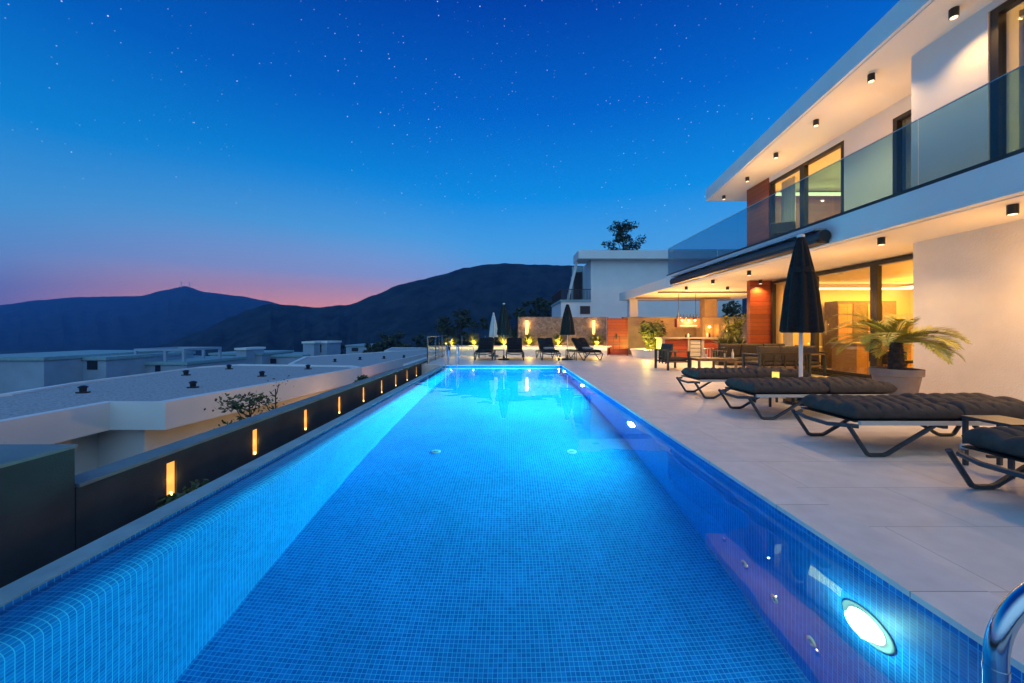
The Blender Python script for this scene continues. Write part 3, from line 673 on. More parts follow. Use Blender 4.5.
def lounger(label,group,raised=False,towel=False,seed=0):
    t=thing('sun_lounger',label,'sun lounger',(0,0,0),0,group); W=.37
    bm=B()
    for s_ in (-1,1): box(bm,.13,2.0,s_*W-.018,s_*W+.018,.315,.352)
    obj('side_rail',bm,CREAM if not raised else LFRAME,t,bevel=.004)
    bm=B(); box(bm,.1,2.05,-W+.02,W-.02,.338,.346); obj('sling',bm,FABRIC,t)
    for e in (0,1):
        bm=B(); X=0 if e==0 else 2.12; dd=.12 if e==0 else -.12
        tube(bm,[(X+dd,-W,.30),(X+.02 if e==0 else X-.02,-W*.8,.30),(X,-W*.4,.275),(X,W*.4,.275),(X+.02 if e==0 else X-.02,W*.8,.30),(X+dd,W,.30)],.021,8); obj('end_bar',bm,LFRAME,t,True)
    for s_ in (-1,1):
        for e in (0,1):
            f=(lambda x:x) if e==0 else (lambda x:2.12-x)
            bm=B(); pts=[(f(.02),s_*W,.308),(f(.20),s_*W,.03),(f(.235),s_*W,.018),(f(.36),s_*W,.018),(f(.40),s_*W,.03),(f(.86),s_*W,.308)]
            tube(bm,pts,.021,8); obj('leg',bm,LFRAME,t,True)
    bm=B(); box(bm,.95,1.0,-W,W,.28,.312); box(bm,1.9,1.94,-W,W,.28,.312); obj('cross_bar',bm,LFRAME,t)
    if not raised:
        bm=B(); pillow(bm,.10,1.18,-.355,.355,.352,.165,90,40,.135,.237,rnd=seed+.5); pillow(bm,1.185,2.16,-.355,.355,.352,.18,84,40,.16,.237,rnd=seed+7.5)
        obj('cushion',bm,CUSH,t,True)
    else:
        bm=B(); pillow(bm,.05,1.12,-.34,.34,.352,.10,60,24,.2,.34,rnd=seed+.5); obj('seat_cushion',bm,FABRIC,t,True)
        M=Matrix.Translation((1.1,0,.40))@Matrix.Rotation(math.radians(-33),4,'Y')
        bm=B(); pillow(bm,0,.88,-.34,.34,0,.09,50,24,.2,.34,M=M,rnd=seed+3); obj('back_cushion',bm,FABRIC,t,True)
        bm=B(); box(bm,0,.86,-.35,-.32,-.03,0,M); box(bm,0,.86,.32,.35,-.03,0,M); box(bm,.83,.86,-.32,.32,-.03,0,M); obj('back_frame',bm,LFRAME,t)
        if towel:
            bm=B(); pillow(bm,.55,.85,-.22,.22,.45,.13,16,16,9,0); obj('headrest_pillow',bm,TOWEL,t,True)
    return t
G='near sun loungers beside the pool'
def near_y(y0,y1): return (y0+y1)/2
L1=lounger('flat black cushioned lounger farthest from the camera, beside the black parasol',G,seed=1); L1.location=(3.40,near_y(6.93,7.62),0)
for (y,lb) in [(5.66,'flat black cushioned lounger between the parasol and the potted palm'),(4.10,'large flat black cushioned lounger in the right foreground, before the palm pot')]:
    Lk=lounger(lb,G,seed=y*3); Lk.location=(3.36,y,0); Lk.rotation_euler=(0,0,.012*math.sin(y*9))
Lk=lounger('black cushioned lounger cut off by the right edge of the photo',G,seed=21); Lk.location=(3.46,2.60,0)
G2='far sun loungers facing the pool'
F1=lounger('far lounger at the left end, under the pale parasol',G2,True,False,3)
spots=[(483,-2,'far lounger at the left end, near the pale parasol',0),(515,0,'far lounger between the left black parasol and the rubble wall end',0),(554,4,'third far lounger from the left, with a grey pillow on its seat',1),(597,12,'far lounger at the right end, nearest the wooden gate',1)]
F2=None
for i,(px,rz,lb,tw) in enumerate(spots):
    loc=(at(px,15.75)+(-.1 if i>1 else 0),15.7,0); a=PI/2+math.radians(rz)
    if i==0: F1.location=loc; F1.rotation_euler=(0,0,a); F1['label']=lb
    elif i==1: dup(F1,loc,a,lb)
    elif i==2: F2=lounger(lb,G2,True,True,5); F2.location=loc; F2.rotation_euler=(0,0,a)
    else: dup(F2,loc,a,lb)
def side_table(label,x,y,h,s=.42,group=None,m=LFRAME):
    t=thing('side_table',label,'side table',(x,y,0),0,group); k=s/2
    bm=B(); box(bm,-k,k,-k,k,h-.025,h); obj('table_top',bm,m,t,bevel=.004)
    for a in (-1,1):
        for b_ in (-1,1):
            bm=B(); box(bm,a*(k-.02)-.014,a*(k-.02)+.014,b_*(k-.02)-.014,b_*(k-.02)+.014,0,h-.027); obj('leg',bm,m,t)
    bm=B(); box(bm,-k+.02,k-.02,-.012,.012,.12,.145); obj('stretcher',bm,m,t)
    return t
side_table('small dark square table holding the candle lantern, by the parasol',4.50,6.38,.41)
side_table('small dark square table between the two nearest loungers',4.42,3.34,.46,.36)
side_table('far side table at the foot of the left black parasol',at(499.5,16.1),16.1,.45,.42,'far side tables')
side_table('far side table at the foot of the right black parasol',at(571,16.1),16.1,.45,.42,'far side tables')
t=thing('candle_lantern','glowing amber candle lantern on the small dark table','lantern',(4.50,6.33,.41))
bm=B(); lathe(bm,[(.045,.002),(.05,.02),(.05,.15),(.046,.15),(.044,.02)],n=20); obj('glass_cup',bm,E_CANDLE,t,True)
bm=B(); lathe(bm,[(.052,0),(.052,.012)],n=20); obj('base',bm,DARK,t,True)
bm=B(); lathe(bm,[(.052,.152),(.052,.162),(.03,.162)],n=20); obj('rim',bm,DARK,t,True)
lamp('POINT','candle_glow',(0,0,.25),2,AMB,t,.04)

# parasols
def parasol(label,x,y,top,bot,r,m,pole,group,base=True):
    t=thing('folded_parasol',label,'parasol',(x,y,0),0,group); hh=top-bot
    bm=B(); lathe(bm,[(r*.9,bot),(r,bot+.02*hh),(r*.93,bot+hh*.15),(r*.80,bot+hh*.4),(r*.58,bot+hh*.65),(r*.36,bot+hh*.86),(r*.20,bot+hh*.97),(r*.12,top)],n=96,fold=.11,folds=9); obj('canopy',bm,m,t,True)
    bm=B(); lathe(bm,[(r*.5*1.16,bot+hh*.68),(r*.5*1.2,bot+hh*.66),(r*.57*1.17,bot+hh*.62),(r*.57*1.14,bot+hh*.615)],n=40); obj('tie_strap',bm,m,t,True)
    bm=B(); tube(bm,[(0,0,.05),(0,0,bot+.3)],pole,14); obj('pole',bm,WPOLE,t,True)
    bm=B(); lathe(bm,[(r*.17,top-.01),(r*.2,top+.01),(r*.2,top+.03),(r*.1,top+.04)],n=24); obj('top_cap',bm,WPOLE,t,True)
    bm=B(); lathe(bm,[(.25,0),(.25,.05),(.06,.07),(.035,.2)],n=28); obj('base',bm,DARK,t,True)
    return t
parasol('tall folded black parasol with white pole beside the near loungers',5.02,6.45,2.87,1.22,.285,FABRIC,.03,'folded parasols')
parasol('left one of the two black folded parasols at the far end',at(503.8,16.3),16.3,2.42,1.08,.29,FABRIC,.022,'folded parasols')
parasol('right one of the two black folded parasols at the far end',at(567.5,16.3),16.3,2.42,1.08,.30,FABRIC,.022,'folded parasols')
parasol('pale blue grey folded parasol at the far end, left of the black one',at(493.5,18.6),18.6,2.12,.95,.21,PARAS,.02,'folded parasols')

# ------------------------------------------------------------------ palm
pt=thing('potted_palm','feathery green palm in a wide clay pot before the white wall','palm',(6.5,6.3,0))
bm=B(); lathe(bm,[(.20,0),(.22,.02),(.30,.50),(.33,.51),(.335,.62),(.305,.625),(.295,.55),(.0,.55)],n=40); obj('pot',bm,POT,pt,True)
bm=B(); lathe(bm,[(.29,.53),(.29,.565),(.0,.58)],n=30); obj('soil',bm,SOIL,pt)
bm=B(); tr=[(.10,.56)]; 
for k in range(10): z=.58+k*.05; tr+=[(.125-.004*k,z),(.10-.004*k,z+.045)]
lathe(bm,tr,n=14,fold=.06,folds=7); obj('trunk',bm,BARK,pt)
rnd=random.Random(3)
for k in range(25):
    a=k*2.399+rnd.uniform(-.2,.2); el=math.radians(rnd.uniform(30,70) if k%3 else rnd.uniform(12,32)); Lr=rnd.uniform(.8,1.12); bm=B()
    d=Vector((math.cos(a),math.sin(a),0)); pts=[]; nseg=14; p=Vector((0,0,1.03)); e=el
    for j in range(nseg+1):
        pts.append(p.copy()); p=p+(d*math.cos(e)+Vector((0,0,math.sin(e))))*Lr/nseg; e-=math.radians(4.6+3.2*j/nseg)
    tube(bm,pts,[.012*(1-.8*j/nseg) for j in range(nseg+1)],5)
    sd2=Vector((-d.y,d.x,0))
    for j in range(3,nseg*5+1):
        u=j/(nseg*5); i=min(nseg-1,int(u*nseg)); q=pts[i].lerp(pts[i+1],u*nseg-i); tan=(pts[i+1]-pts[i]).normalized()
        ll=.24*math.sin(PI*min(1,.18+u*.85))+.05
        for s_ in (-1,1):
            dr=(sd2*s_*.75+tan*.75+Vector((0,0,.28-.15*rnd.random()))).normalized()
            tip=q+dr*ll+Vector((0,0,-.06*ll*4*rnd.random())); wv=tan*.011; mid=q.lerp(tip,.4)
            bm.faces.new([bm.verts.new(q),bm.verts.new(mid+wv),bm.verts.new(tip),bm.verts.new(mid-wv)])
    obj('frond',bm,PALMG,pt)

# ------------------------------------------------------------------ villa
V=thing('villa','two storey white villa with glass balcony, lit soffits and cedar cladding','villa',(0,0,0))
XS=6.36; ZS0,ZS1=2.98,3.46; YF=21.6; YV=12.9
# ground floor
bm=B(); box(bm,7.9,14.5,-4,7.33,0,ZS0-.002); obj('wall',bm,PLAST,V)
bm=B(); box(bm,8.2,8.945,12.75,12.93,0,ZS0-.002); obj('wood_cladding',bm,WOODX,V)
# room shell ground floor (open towards glass at X=8.95)
def shell(x0,x1,y0,y1,z0,z1,name='room'):
    t_=.1
    bm=B(); box(bm,x1,x1+t_,y0,y1,z0,z1); box(bm,x0+.12,x1,y1-.001,y1+t_,z0,z1); box(bm,x0+.12,x1,y0-t_,y0+.001,z0,z1); obj('room_wall',bm,ROOM,V)
    bm=B(); box(bm,x0,x1,y0,y1,z0-.02,z0+.02); obj('room_floor',bm,ROOMF,V)
    bm=B(); box(bm,x0,x1,y0,y1,z1-.10,z1); obj('room_ceiling',bm,ROOM,V)
shell(8.95,13.6,7.45,12.75,0,2.93)
bm=B(); box(bm,12.9,13.3,7.6,12.6,2.66,2.70); obj('cove_light',bm,E_COVE,V)
bm=B(); box(bm,9.6,13.2,12.25,12.45,2.62,2.66); obj('cove_light',bm,E_COVE,V)
lamp('AREA','room_lamp_glow',(11.3,10.1,2.75),330,(1,.50,.06),V,3.0,(0,0,0),sy=4)
lamp('POINT','room_lamp_glow',(12.2,11.3,2.2),90,(1,.50,.06),V,.2)
lamp('POINT','room_lamp_glow',(10.4,8.6,1.9),60,(1,.50,.06),V,.2)
# sliding doors
def window(x,y0,y1,z0,z1,fw=.07,fd=.10,mat_=FRAME,name='window',mull=()):
    bm=B(); box(bm,x-fd/2,x+fd/2,y0,y1,z1-fw,z1); box(bm,x-fd/2,x+fd/2,y0,y1,z0,z0+fw)
    box(bm,x-fd/2,x+fd/2,y0,y0+fw,z0+fw,z1-fw); box(bm,x-fd/2,x+fd/2,y1-fw,y1,z0+fw,z1-fw); w_=obj(name,bm,mat_,V)
    bm=B(); box(bm,x-.006,x+.006,y0+fw-.005,y1-fw+.005,z0+fw-.005,z1-fw+.005); obj('pane',bm,PANE,w_)
    return w_
ds=[7.36,9.15,10.98,12.74]
for a,b in zip(ds,ds[1:]):
    d_=window(8.95,a,b-.004,.08,2.93,.085,.12,FRAME,'sliding_door')
    bm=B(); box(bm,8.86,8.885,a+.03,a+.05,.95,1.25); obj('handle',bm,STEEL,d_)
bm=B(); box(bm,8.80,9.1,7.34,12.745,.0,.078); obj('door_track',bm,FRAME,V)
# balcony slab, both stretches
bm=B(); box(bm,XS,14.5,-4,15.2,ZS0,ZS1); obj('balcony_slab',bm,WHITE,V)
bm=B(); box(bm,XS+.15,14.4,-3.9,15.1,ZS0-.012,ZS0-.002); obj('soffit',bm,SOFF,V)
# pergola roof to the far end with open slots
bm=B(); 
box(bm,XS,XS+.35,15.202,YF,ZS0,ZS1-.05); box(bm,XS+.352,12.5,YF-.35,YF,ZS0,ZS1-.05); box(bm,XS+.352,12.5,15.202,16.2,ZS0,ZS1-.05)
box(bm,XS+.352,12.5,16.2,YF-.352,ZS0+.0,ZS1-.05); obj('pergola_roof',bm,SOFF,V)
for k,yb in enumerate([16.4,19.3]):
    bm=B(); box(bm,XS+.2,11.4,yb,yb+.14,ZS0-.06,ZS0-.002); obj('pergola_beam',bm,TEAK,V)
bm=B(); box(bm,6.62,7.08,20.6,21.0,-1,ZS0-.002); obj('column',bm,WHITE,V)
# upper floor
ZC=6.1; XU=8.2
bm=B(); box(bm,XU-.02,XU+.2,11.82,YV,ZS1+.002,ZC); box(bm,XU+.202,14.2,YV-.2,YV-.002,ZS1+.002,ZC); obj('wood_cladding',bm,WOOD,V)
bm=B(); box(bm,XU,XU+.2,8.02,9.18,ZS1+.002,ZC); box(bm,XU,XU+.2,9.18,11.818,5.93,ZC); box(bm,XU,XU+.2,7.1,8.02,5.78,ZC); box(bm,XU,XU+.2,6.62,7.1,ZS1+.002,ZC)
obj('wall',bm,WHITE,V)
bm=B(); box(bm,7.1,14.2,5.56,6.618,ZS1+.002,ZC); box(bm,7.1,7.3,-1,3.0,ZS1+.002,ZC); box(bm,7.1,7.3,3.0,5.558,5.98,ZC); obj('wall',bm,WHITE,V)
for a,b in ((9.19,10.5),(10.5,11.81)):
    window(XU+.06,a,b-.003,ZS1+.05,5.925,.08,.12)
window(XU+.06,7.11,8.01,ZS1+.05,5.775,.08,.12)
for a,b in ((3.01,4.3),(4.3,5.55)):
    window(7.18,a,b-.003,ZS1+.05,5.975,.09,.12)
# upper rooms
bm=B(); box(bm,12.2,12.3,6.64,12.68,3.5,6.0); box(bm,8.42,12.2,8.5,8.6,3.5,6.0); obj('room_wall',bm,ROOM,V)
bm=B(); box(bm,8.42,12.2,6.64,12.68,5.97,6.05); obj('room_ceiling',bm,ROOM,V)
bm=B(); box(bm,11.6,11.9,8.7,12.5,5.72,5.76); box(bm,8.7,11.5,12.2,12.4,5.72,5.76); obj('cove_light',bm,E_COVE,V)
lamp('AREA','room_lamp_glow',(10.3,10.5,5.8),260,(1,.66,.20),V,2.5,(0,0,0),sy=3)
lamp('POINT','room_lamp_glow',(10.6,10.8,4.9),80,(1,.66,.20),V,.2)
bm=B(); box(bm,11.0,11.1,2.2,5.5,3.5,6.0); box(bm,7.35,11,2.1,2.2,3.5,6.0); obj('room_wall',bm,ROOM,V)
lamp('POINT','room_lamp_glow',(9.2,4.0,4.9),110,(1,.56,.18),V,.3)
# curtains
def curtain(x,y0,y1,z0,z1,m=CURT):
    bm=B(); n=int((y1-y0)/.02); pv=None
    for i in range(n+1):
        y=y0+(y1-y0)*i/n; xx=x+.03*math.sin(i*.9)+.012*math.sin(i*.31)
        cur=(bm.verts.new((xx,y,z0)),bm.verts.new((xx,y,z1)))
        if pv: bm.faces.new([pv[0],cur[0],cur[1],pv[1]])
        pv=cur
    obj('curtain',bm,m,V,True)
curtain(8.55,11.2,11.75,3.52,5.9); curtain(7.5,4.7,5.5,3.52,5.95); curtain(8.5,7.75,8.0,3.52,5.75); curtain(9.25,12.2,12.68,.03,2.8)
# roof
def rx(y): return 7.35-.14*(14-y)
bm=B(); prism(bm,[(rx(-4),-4),(15,-4),(15,14),(7.35,14)],ZC+.002,ZC+.42); obj('roof',bm,WHITE,V)
bm=B(); prism(bm,[(rx(-3.9)+.06,-3.9),(14.9,-3.9),(14.9,13.94),(7.42,13.94)],ZC-.012,ZC); obj('soffit',bm,SOFF,V)
# railing
gy=15.2; XG=6.44
shoe=B(); box(shoe,XG-.04,XG+.04,-2,15.24,ZS1+.001,ZS1+.07); box(shoe,XG+.042,10.5,15.16,15.24,ZS1+.001,ZS1+.07); obj('railing_shoe',shoe,FRAME,V)
while gy>0:
    bm=B(); box(bm,XG-.008,XG+.008,gy-1.54,gy-.008,ZS1+.07,4.57); gpn=obj('glass_panel',bm,RAILG,V)
    bm=B(); box(bm,XG-.009,XG+.009,gy-1.54,gy-.008,4.571,4.583); obj('edge_trim',bm,ALU,gpn)
    gy-=1.55
for k in range(2):
    bm=B(); box(bm,XG+.03+k*2,XG+2.0+k*2,15.19,15.206,ZS1+.07,4.57); obj('glass_panel',bm,RAILG,V)
# awning cassette
bm=B(); M=Matrix.Translation((6.22,7.45,3.13))@Matrix.Rotation(-PI/2,4,'X')
lathe(bm,[(.115,0),(.115,6.75)],M=M,n=28); box(bm,6.1,6.358,7.45,14.2,3.0,3.05); aw=obj('awning',bm,AWN,V,True)
for yy2 in (7.40,14.2):
    bm=B(); M=Matrix.Translation((6.22,yy2,3.13))@Matrix.Rotation(-PI/2,4,'X'); lathe(bm,[(.07,-.03),(.118,-.025),(.118,.045)],M=M,n=24); obj('end_cap',bm,DARK,aw,True)
bm=B(); box(bm,6.1,6.357,7.5,14.15,3.27,3.31); obj('awning_cover',bm,ALU,aw)
# downlights
def down(x,y,zc,W,spotdeg=130):
    W=W*3.2
    bm=B(); lathe(bm,[(.052,-.13),(.055,-.13),(.055,-.001)],x,y,20,cz=zc); d_=obj('downlight',bm,DARK,V,True)
    bm=B(); lathe(bm,[(.042,-.136),(.042,-.131)],x,y,20,cz=zc); obj('lens',bm,E_WARM,d_,True)
    lamp('SPOT','downlight_beam',(x,y,zc-.15),W,(1,.56,.19),V,.04,(0,0,0),math.radians(spotdeg),.9)
for y in (1.4,3.3,5.1,6.9,8.8,10.7,12.6,14.5): down(6.85,y,ZS0-.012,36)
for y in (10.7,12.6,14.5): down(8.45,y,ZS0-.012,40)
for (x,y) in ((6.45,2.6),(6.5,4.15),(6.68,5.63),(6.83,7.07),(7.04,8.6),(7.26,10.2),(7.5,11.8),(7.68,13.4)): down(x,y,ZC-.012,26 if y<6.5 else 40)
for y in (2.4,5.4,8.2,11.0,13.8): lamp('POINT','soffit_fill',(7.2,y,ZS0-.95),26,(1,.49,.12),V,.01)  # added bare lamps in mid air, no fixture, to brighten the soffits
for (x,y) in ((6.9,4.0),(7.25,7.8),(7.5,10.8)): lamp('POINT','soffit_fill',(x,y,ZC-1.1),30,(1,.49,.12),V,.01)
for x,y in ((8.0,16.6),(8.3,18.8),(10,17.6)): lamp('POINT','soffit_fill',(x,y,ZS0-1.0),62,(1,.45,.10),V,.01)  # same added fill under the pergola roof, without fixtures
# ------------------------------------------------------------------ furniture inside
t=thing('kitchen_island','warm oak kitchen island seen through the sliding doors','kitchen island',(9.55,10.3,.02))
bm=B(); box(bm,0,1.5,0,.8,0,.86); obj('body',bm,OAK,t); bm=B(); box(bm,-.04,1.54,-.04,.84,.862,.90); obj('worktop',bm,STONEC,t,bevel=.004)
t=thing('reflection_cabinet','added dark cabinet in the lit room, standing in for door glass reflections','cabinet',(10.6,12.1,.02))  # added; its dark shape imitates outside reflections in the sliding doors
bm=B(); box(bm,0,1.9,0,.5,0,2.2); obj('body',bm,TEAK,t); 
for k in range(4): bm=B(); box(bm,.02+k*.47,.46+k*.47,-.02,-.002,.1,2.1); obj('door',bm,TEAK if k%2 else OAK,t)
def dchair(label,x,y,rz,z=.02):
    t=thing('dining_chair',label,'chair',(x,y,z),rz,'dining chairs behind the glass')
    bm=B(); lathe(bm,[(.18,.40),(.24,.43),(.25,.47),(.0,.46)],n=20); obj('seat',bm,CUSH,t,True)
    bm=B(); n=12; 
    for i in range(n):
        a0=-1.2+2.4*i/n; a1=-1.2+2.4*(i+1)/n; r_=.26
        q=lambda a,z:(-r_*math.cos(a),r_*math.sin(a),z+ .0)
        hh=lambda a:.86-.16*abs(a)
        vs=[q(a0,.45),q(a1,.45),q(a1,hh(a1)),q(a0,hh(a0))]; f=[bm.verts.new(v) for v in vs]; bm.faces.new(f)
    bmesh.ops.remove_doubles(bm,verts=bm.verts[:],dist=.001); bmesh.ops.solidify(bm,geom=bm.faces[:],thickness=.02)
    obj('backrest',bm,CUSH,t,True)
    for a in (.8,2.35,3.95,5.5): bm=B(); tube(bm,[(.1*math.cos(a),.1*math.sin(a),.41),(.24*math.cos(a),.24*math.sin(a),0)],[.018,.012],8); obj('leg',bm,TEAK,t,True)
    return t
dchair('dark shell chair just behind the palm, inside the glass doors',9.5,9.5,0.2)
dchair('dark shell chair inside, farther along the glass from the palm',10.4,9.7,-.9)
t=thing('round_dining_table','small round table inside behind the folded black parasol','table',(9.45,12.1,.02))
bm=B(); lathe(bm,[(.5,.71),(.52,.725),(.5,.74),(.0,.74)],n=36); obj('table_top',bm,CHINA,t,True)
bm=B(); lathe(bm,[(.25,0),(.25,.02),(.04,.06),(.035,.71)],n=24); obj('pedestal',bm,DARK,t,True)
# ------------------------------------------------------------------ outdoor sofa group
def seat(name,label,cat,W,loc,rz,nb=1,back_slats=True):
    t=thing(name,label,cat,loc,rz); D=.78; w_=W/2      # faces +y, back at -y
    bm=B(); box(bm,-w_+.05,w_-.05,-.36,.36,.24,.29); obj('seat_frame',bm,TEAK,t,bevel=.004)
    for s_ in (-1,1):
        for yy_,zt in ((-.36,.66),(.33,.585)):
            bm=B(); box(bm,s_*w_-.025,s_*w_+.025,yy_-.03,yy_+.03,0,zt); obj('leg',bm,LFRAME,t,bevel=.003)
        bm=B(); box(bm,s_*w_-.035,s_*w_+.035,-.32,.37,.588,.62); obj('armrest',bm,TEAK,t,bevel=.005)
    bm=B(); box(bm,-w_+.03,w_-.03,-.40,-.37,.62,.66); n=max(3,int(W/.30))
    for k in range(n+1):
        x=-w_+.1+(W-.2)*k/n; box(bm,x-.022,x+.022,-.395,-.372,.2,.618)
    obj('back_frame',bm,FRAME,t)
    bm=B()
    for k in range(nb):
        a=-w_+.05+(W-.1)*k/nb; pillow(bm,a,a+(W-.1)/nb-.01,-.30,.36,.292,.15,24,20,9,0)
    obj('seat_cushion',bm,CUSH,t,True)
    M=Matrix.Translation((0,-.33,.42))@Matrix.Rotation(math.radians(78),4,'X')
    bm=B()
    for k in range(nb):
        a=-w_+.06+(W-.12)*k/nb; pillow(bm,a,a+(W-.12)/nb-.01,0,.44,-.14,.14,24,18,9,0,M=M)
    obj('back_cushion',bm,CUSH,t,True)
    return t
seat('armchair','black cushioned outdoor armchair at the left of the low table','armchair',.8,(5.35,12.3,0),-PI/2+.1)
seat('sofa','long dark outdoor sofa with grey cushions behind the low table','sofa',2.2,(8.15,12.1,0),PI/2,3) if False else seat('sofa','long dark outdoor sofa with cushions facing the pool, behind the low table','sofa',2.3,(8.0,12.2,0),PI,3)
seat('loveseat','two seat outdoor sofa turned with its slatted back to the camera','sofa',1.35,(7.45,10.5,0),0,2)
seat('armchair','dark outdoor armchair beside the sliding doors, right of the loveseat','armchair',.8,(8.35,10.75,0),PI/2+.15)
t=thing('coffee_table','low slatted teak coffee table before the outdoor bar','coffee table',(6.35,11.7,0))
bm=B()
for k in range(7): box(bm,-.62,.62,-.32+k*.093,-.32+k*.093+.085,.385,.41)
obj('table_top',bm,TEAK,t,bevel=.003)
bm=B(); box(bm,-.58,.58,-.3,.3,.33,.384); obj('apron',bm,TEAK,t)
for a in (-.56,.56):
    for b_ in (-.28,.28): bm=B(); box(bm,a-.03,a+.03,b_-.03,b_+.03,0,.329); obj('leg',bm,TEAK,t)
def lantern(label,x,y,z,h,w_,m):
    t=thing('table_lantern',label,'lantern',(x,y,z),0,'lanterns on the low table'); bm=B(); k=w_/2
    for a in (-k,k):
        for b_ in (-k,k): box(bm,a-.006,a+.006,b_-.006,b_+.006,0.012,h)
    box(bm,-k-.01,k+.01,-k-.01,k+.01,0,.011); box(bm,-k-.01,k+.01,-k-.01,k+.01,h,h+.015); obj('frame',bm,m,t)
    bm=B(); lathe(bm,[(.025,.012),(.025,h*.4),(.0,h*.42)],n=12); obj('candle',bm,CHINA,t,True)
lantern('small white lantern on the left of the low table',6.15,11.7,.41,.28,.16,CHINA)
lantern('dark slim lantern on the right of the low table',6.75,11.75,.41,.32,.14,DARK)
t=thing('bottle','clear bottle standing at the right end of the low table','bottle',(6.92,11.6,.41)); 
bm=B(); lathe(bm,[(.035,0),(.035,.16),(.013,.22),(.013,.28)],n=14); obj('glass_body',bm,CHINA,t,True); bm=B(); lathe(bm,[(.015,.281),(.015,.30)],n=12); obj('cap',bm,DARK,t)
# balcony chair
t=thing('balcony_chair','low dark chair behind the glass railing on the upper terrace','chair',(7.3,9.9,ZS1+.002),-.4)
bm=B(); pillow(bm,-.3,.3,-.3,.3,.28,.12,12,12,9,0); obj('seat',bm,CUSH,t,True)
bm=B(); pillow(bm,-.3,.3,0,.4,0,.1,12,12,9,0,M=Matrix.Translation((0,.28,.35))@Matrix.Rotation(math.radians(75),4,'X')); obj('backrest',bm,CUSH,t,True)
for a in (-.27,.27):
    for b_ in (-.25,.25): bm=B(); box(bm,a-.015,a+.015,b_-.015,b_+.015,0,.29); obj('leg',bm,DARK,t)

# ------------------------------------------------------------------ outdoor bar
b=thing('outdoor_bar','outdoor bar counter with red cedar fronts and a glass fridge','bar counter',(6.95,17.0,0))
bm=B(); box(bm,-.06,3.3,-.06,.72,.90,.96); obj('countertop',bm,STONEC,b,bevel=.006)
bm=B(); box(bm,0,.12,0,.66,0,.898); box(bm,1.16,1.24,0,.66,0,.898); box(bm,1.78,1.90,0,.66,0,.898); box(bm,3.12,3.24,0,.66,0,.898); obj('counter_pier',bm,STONEC,b)
bm=B(); box(bm,.122,1.158,.05,.62,.05,.86); obj('cedar_front',bm,WOODX,b); bm=B(); box(bm,1.902,3.118,.05,.62,.05,.86); obj('cedar_front',bm,WOODX,b)
bm=B(); box(bm,1.242,1.778,.04,.62,.03,.88); fr=obj('fridge',bm,DARK,b)
bm=B(); box(bm,1.28,1.74,.02,.038,.1,.84); obj('fridge_door',bm,mat('fridge_glass',(.42,.42,.40),.2),fr)
bm=B()
for zz in (.28,.46,.64): box(bm,1.29,1.73,.012,.018,zz,zz+.02)
obj('fridge_shelf',bm,STEEL,fr)
lamp('POINT','bar_lamp_glow',(1.5,-.5,1.7),110,WARM,b,.1)
for i,(x,h_) in enumerate(((1.2,.12),(1.32,.2),(1.4,.16),(2.2,.22),(2.3,.2))):
    t=thing('bar_bottle','small bottle or jar on the bar counter','bottle',(6.95+x,17.3,.96),0,'bottles on the bar counter'); bm=B(); lathe(bm,[(.04,0),(.04,h_*.6),(.015,h_*.8),(.015,h_)],n=12); obj('glass_body',bm,CHINA if i%2 else DARK,t,True); bm=B(); lathe(bm,[(.017,h_+.001),(.017,h_+.02)],n=10); obj('cap',bm,DARK,t)
c=thing('barbecue_chimney','brown rendered barbecue chimney with a lit hearth behind the bar','barbecue',(at(711,19.3),19.3,0))
CH=mat('brown_render',(.30,.20,.13),.8,noise_s=3,noise_a=.15)
bm=B(); box(bm,-.32,.32,0,.5,1.95,2.97); obj('flue',bm,CH,c)
bm=B(); box(bm,-.48,-.34,-.1,.55,0,1.94); box(bm,.34,.48,-.1,.55,0,1.94); box(bm,-.338,.338,-.1,.55,1.6,1.94); box(bm,-.338,.338,-.1,.55,0,.95); box(bm,-.338,.338,.4,.55,.95,1.6); obj('firebox',bm,CH,c)
bm=B(); lathe(bm,[(.0,1.40),(.06,1.42),(.07,1.47),(.04,1.53)],0,.15,14); obj('lamp_globe',bm,emis('hearth_lamp',(1,.6,.15),6),c,True)
lamp('POINT','hearth_glow',(0,.1,1.3),16,AMB,c,.05)
# hanging shelf / pendant with lamps over bar
hx=at(687,17.3)
t=thing('pendant_rack','long red pendant rack with round lamps hanging above the bar','pendant lamp',(hx,17.3,0))
bm=B(); box(bm,-.52,.52,-.14,.14,1.42,1.80); obj('rack_body',bm,WOODX,t)
bm=B()
for k in range(7): 
    x=-.45+k*.15; lathe(bm,[(.028,0),(.03,.12),(.012,.17),(.012,.22)],x,0,10,cz=1.801)
obj('rack_bottles',bm,DARK,t,True)
for k in (-.32,-.02,.28):
    bm=B(); lathe(bm,[(.0,0),(.045,.02),(.055,.06),(.04,.10),(.0,.11)],k,-.18,14,cz=1.68); obj('lamp_globe',bm,emis('globe_glow',(1,.55,.2),3),t,True)
bm=B(); tube(bm,[(-.4,0,1.80),(-.4,0,3.22)],.012,6); tube(bm,[(.4,0,1.80),(.4,0,3.22)],.012,6); obj('suspension_rod',bm,DARK,t)
bm=B(); box(bm,-.4,.4,-.155,-.142,1.46,1.52); obj('light_bar',bm,emis('bar_glow',(1,.45,.2),1.5),t)
lamp('POINT','pendant_glow',(0,-.35,1.6),8,AMB,t,.06)
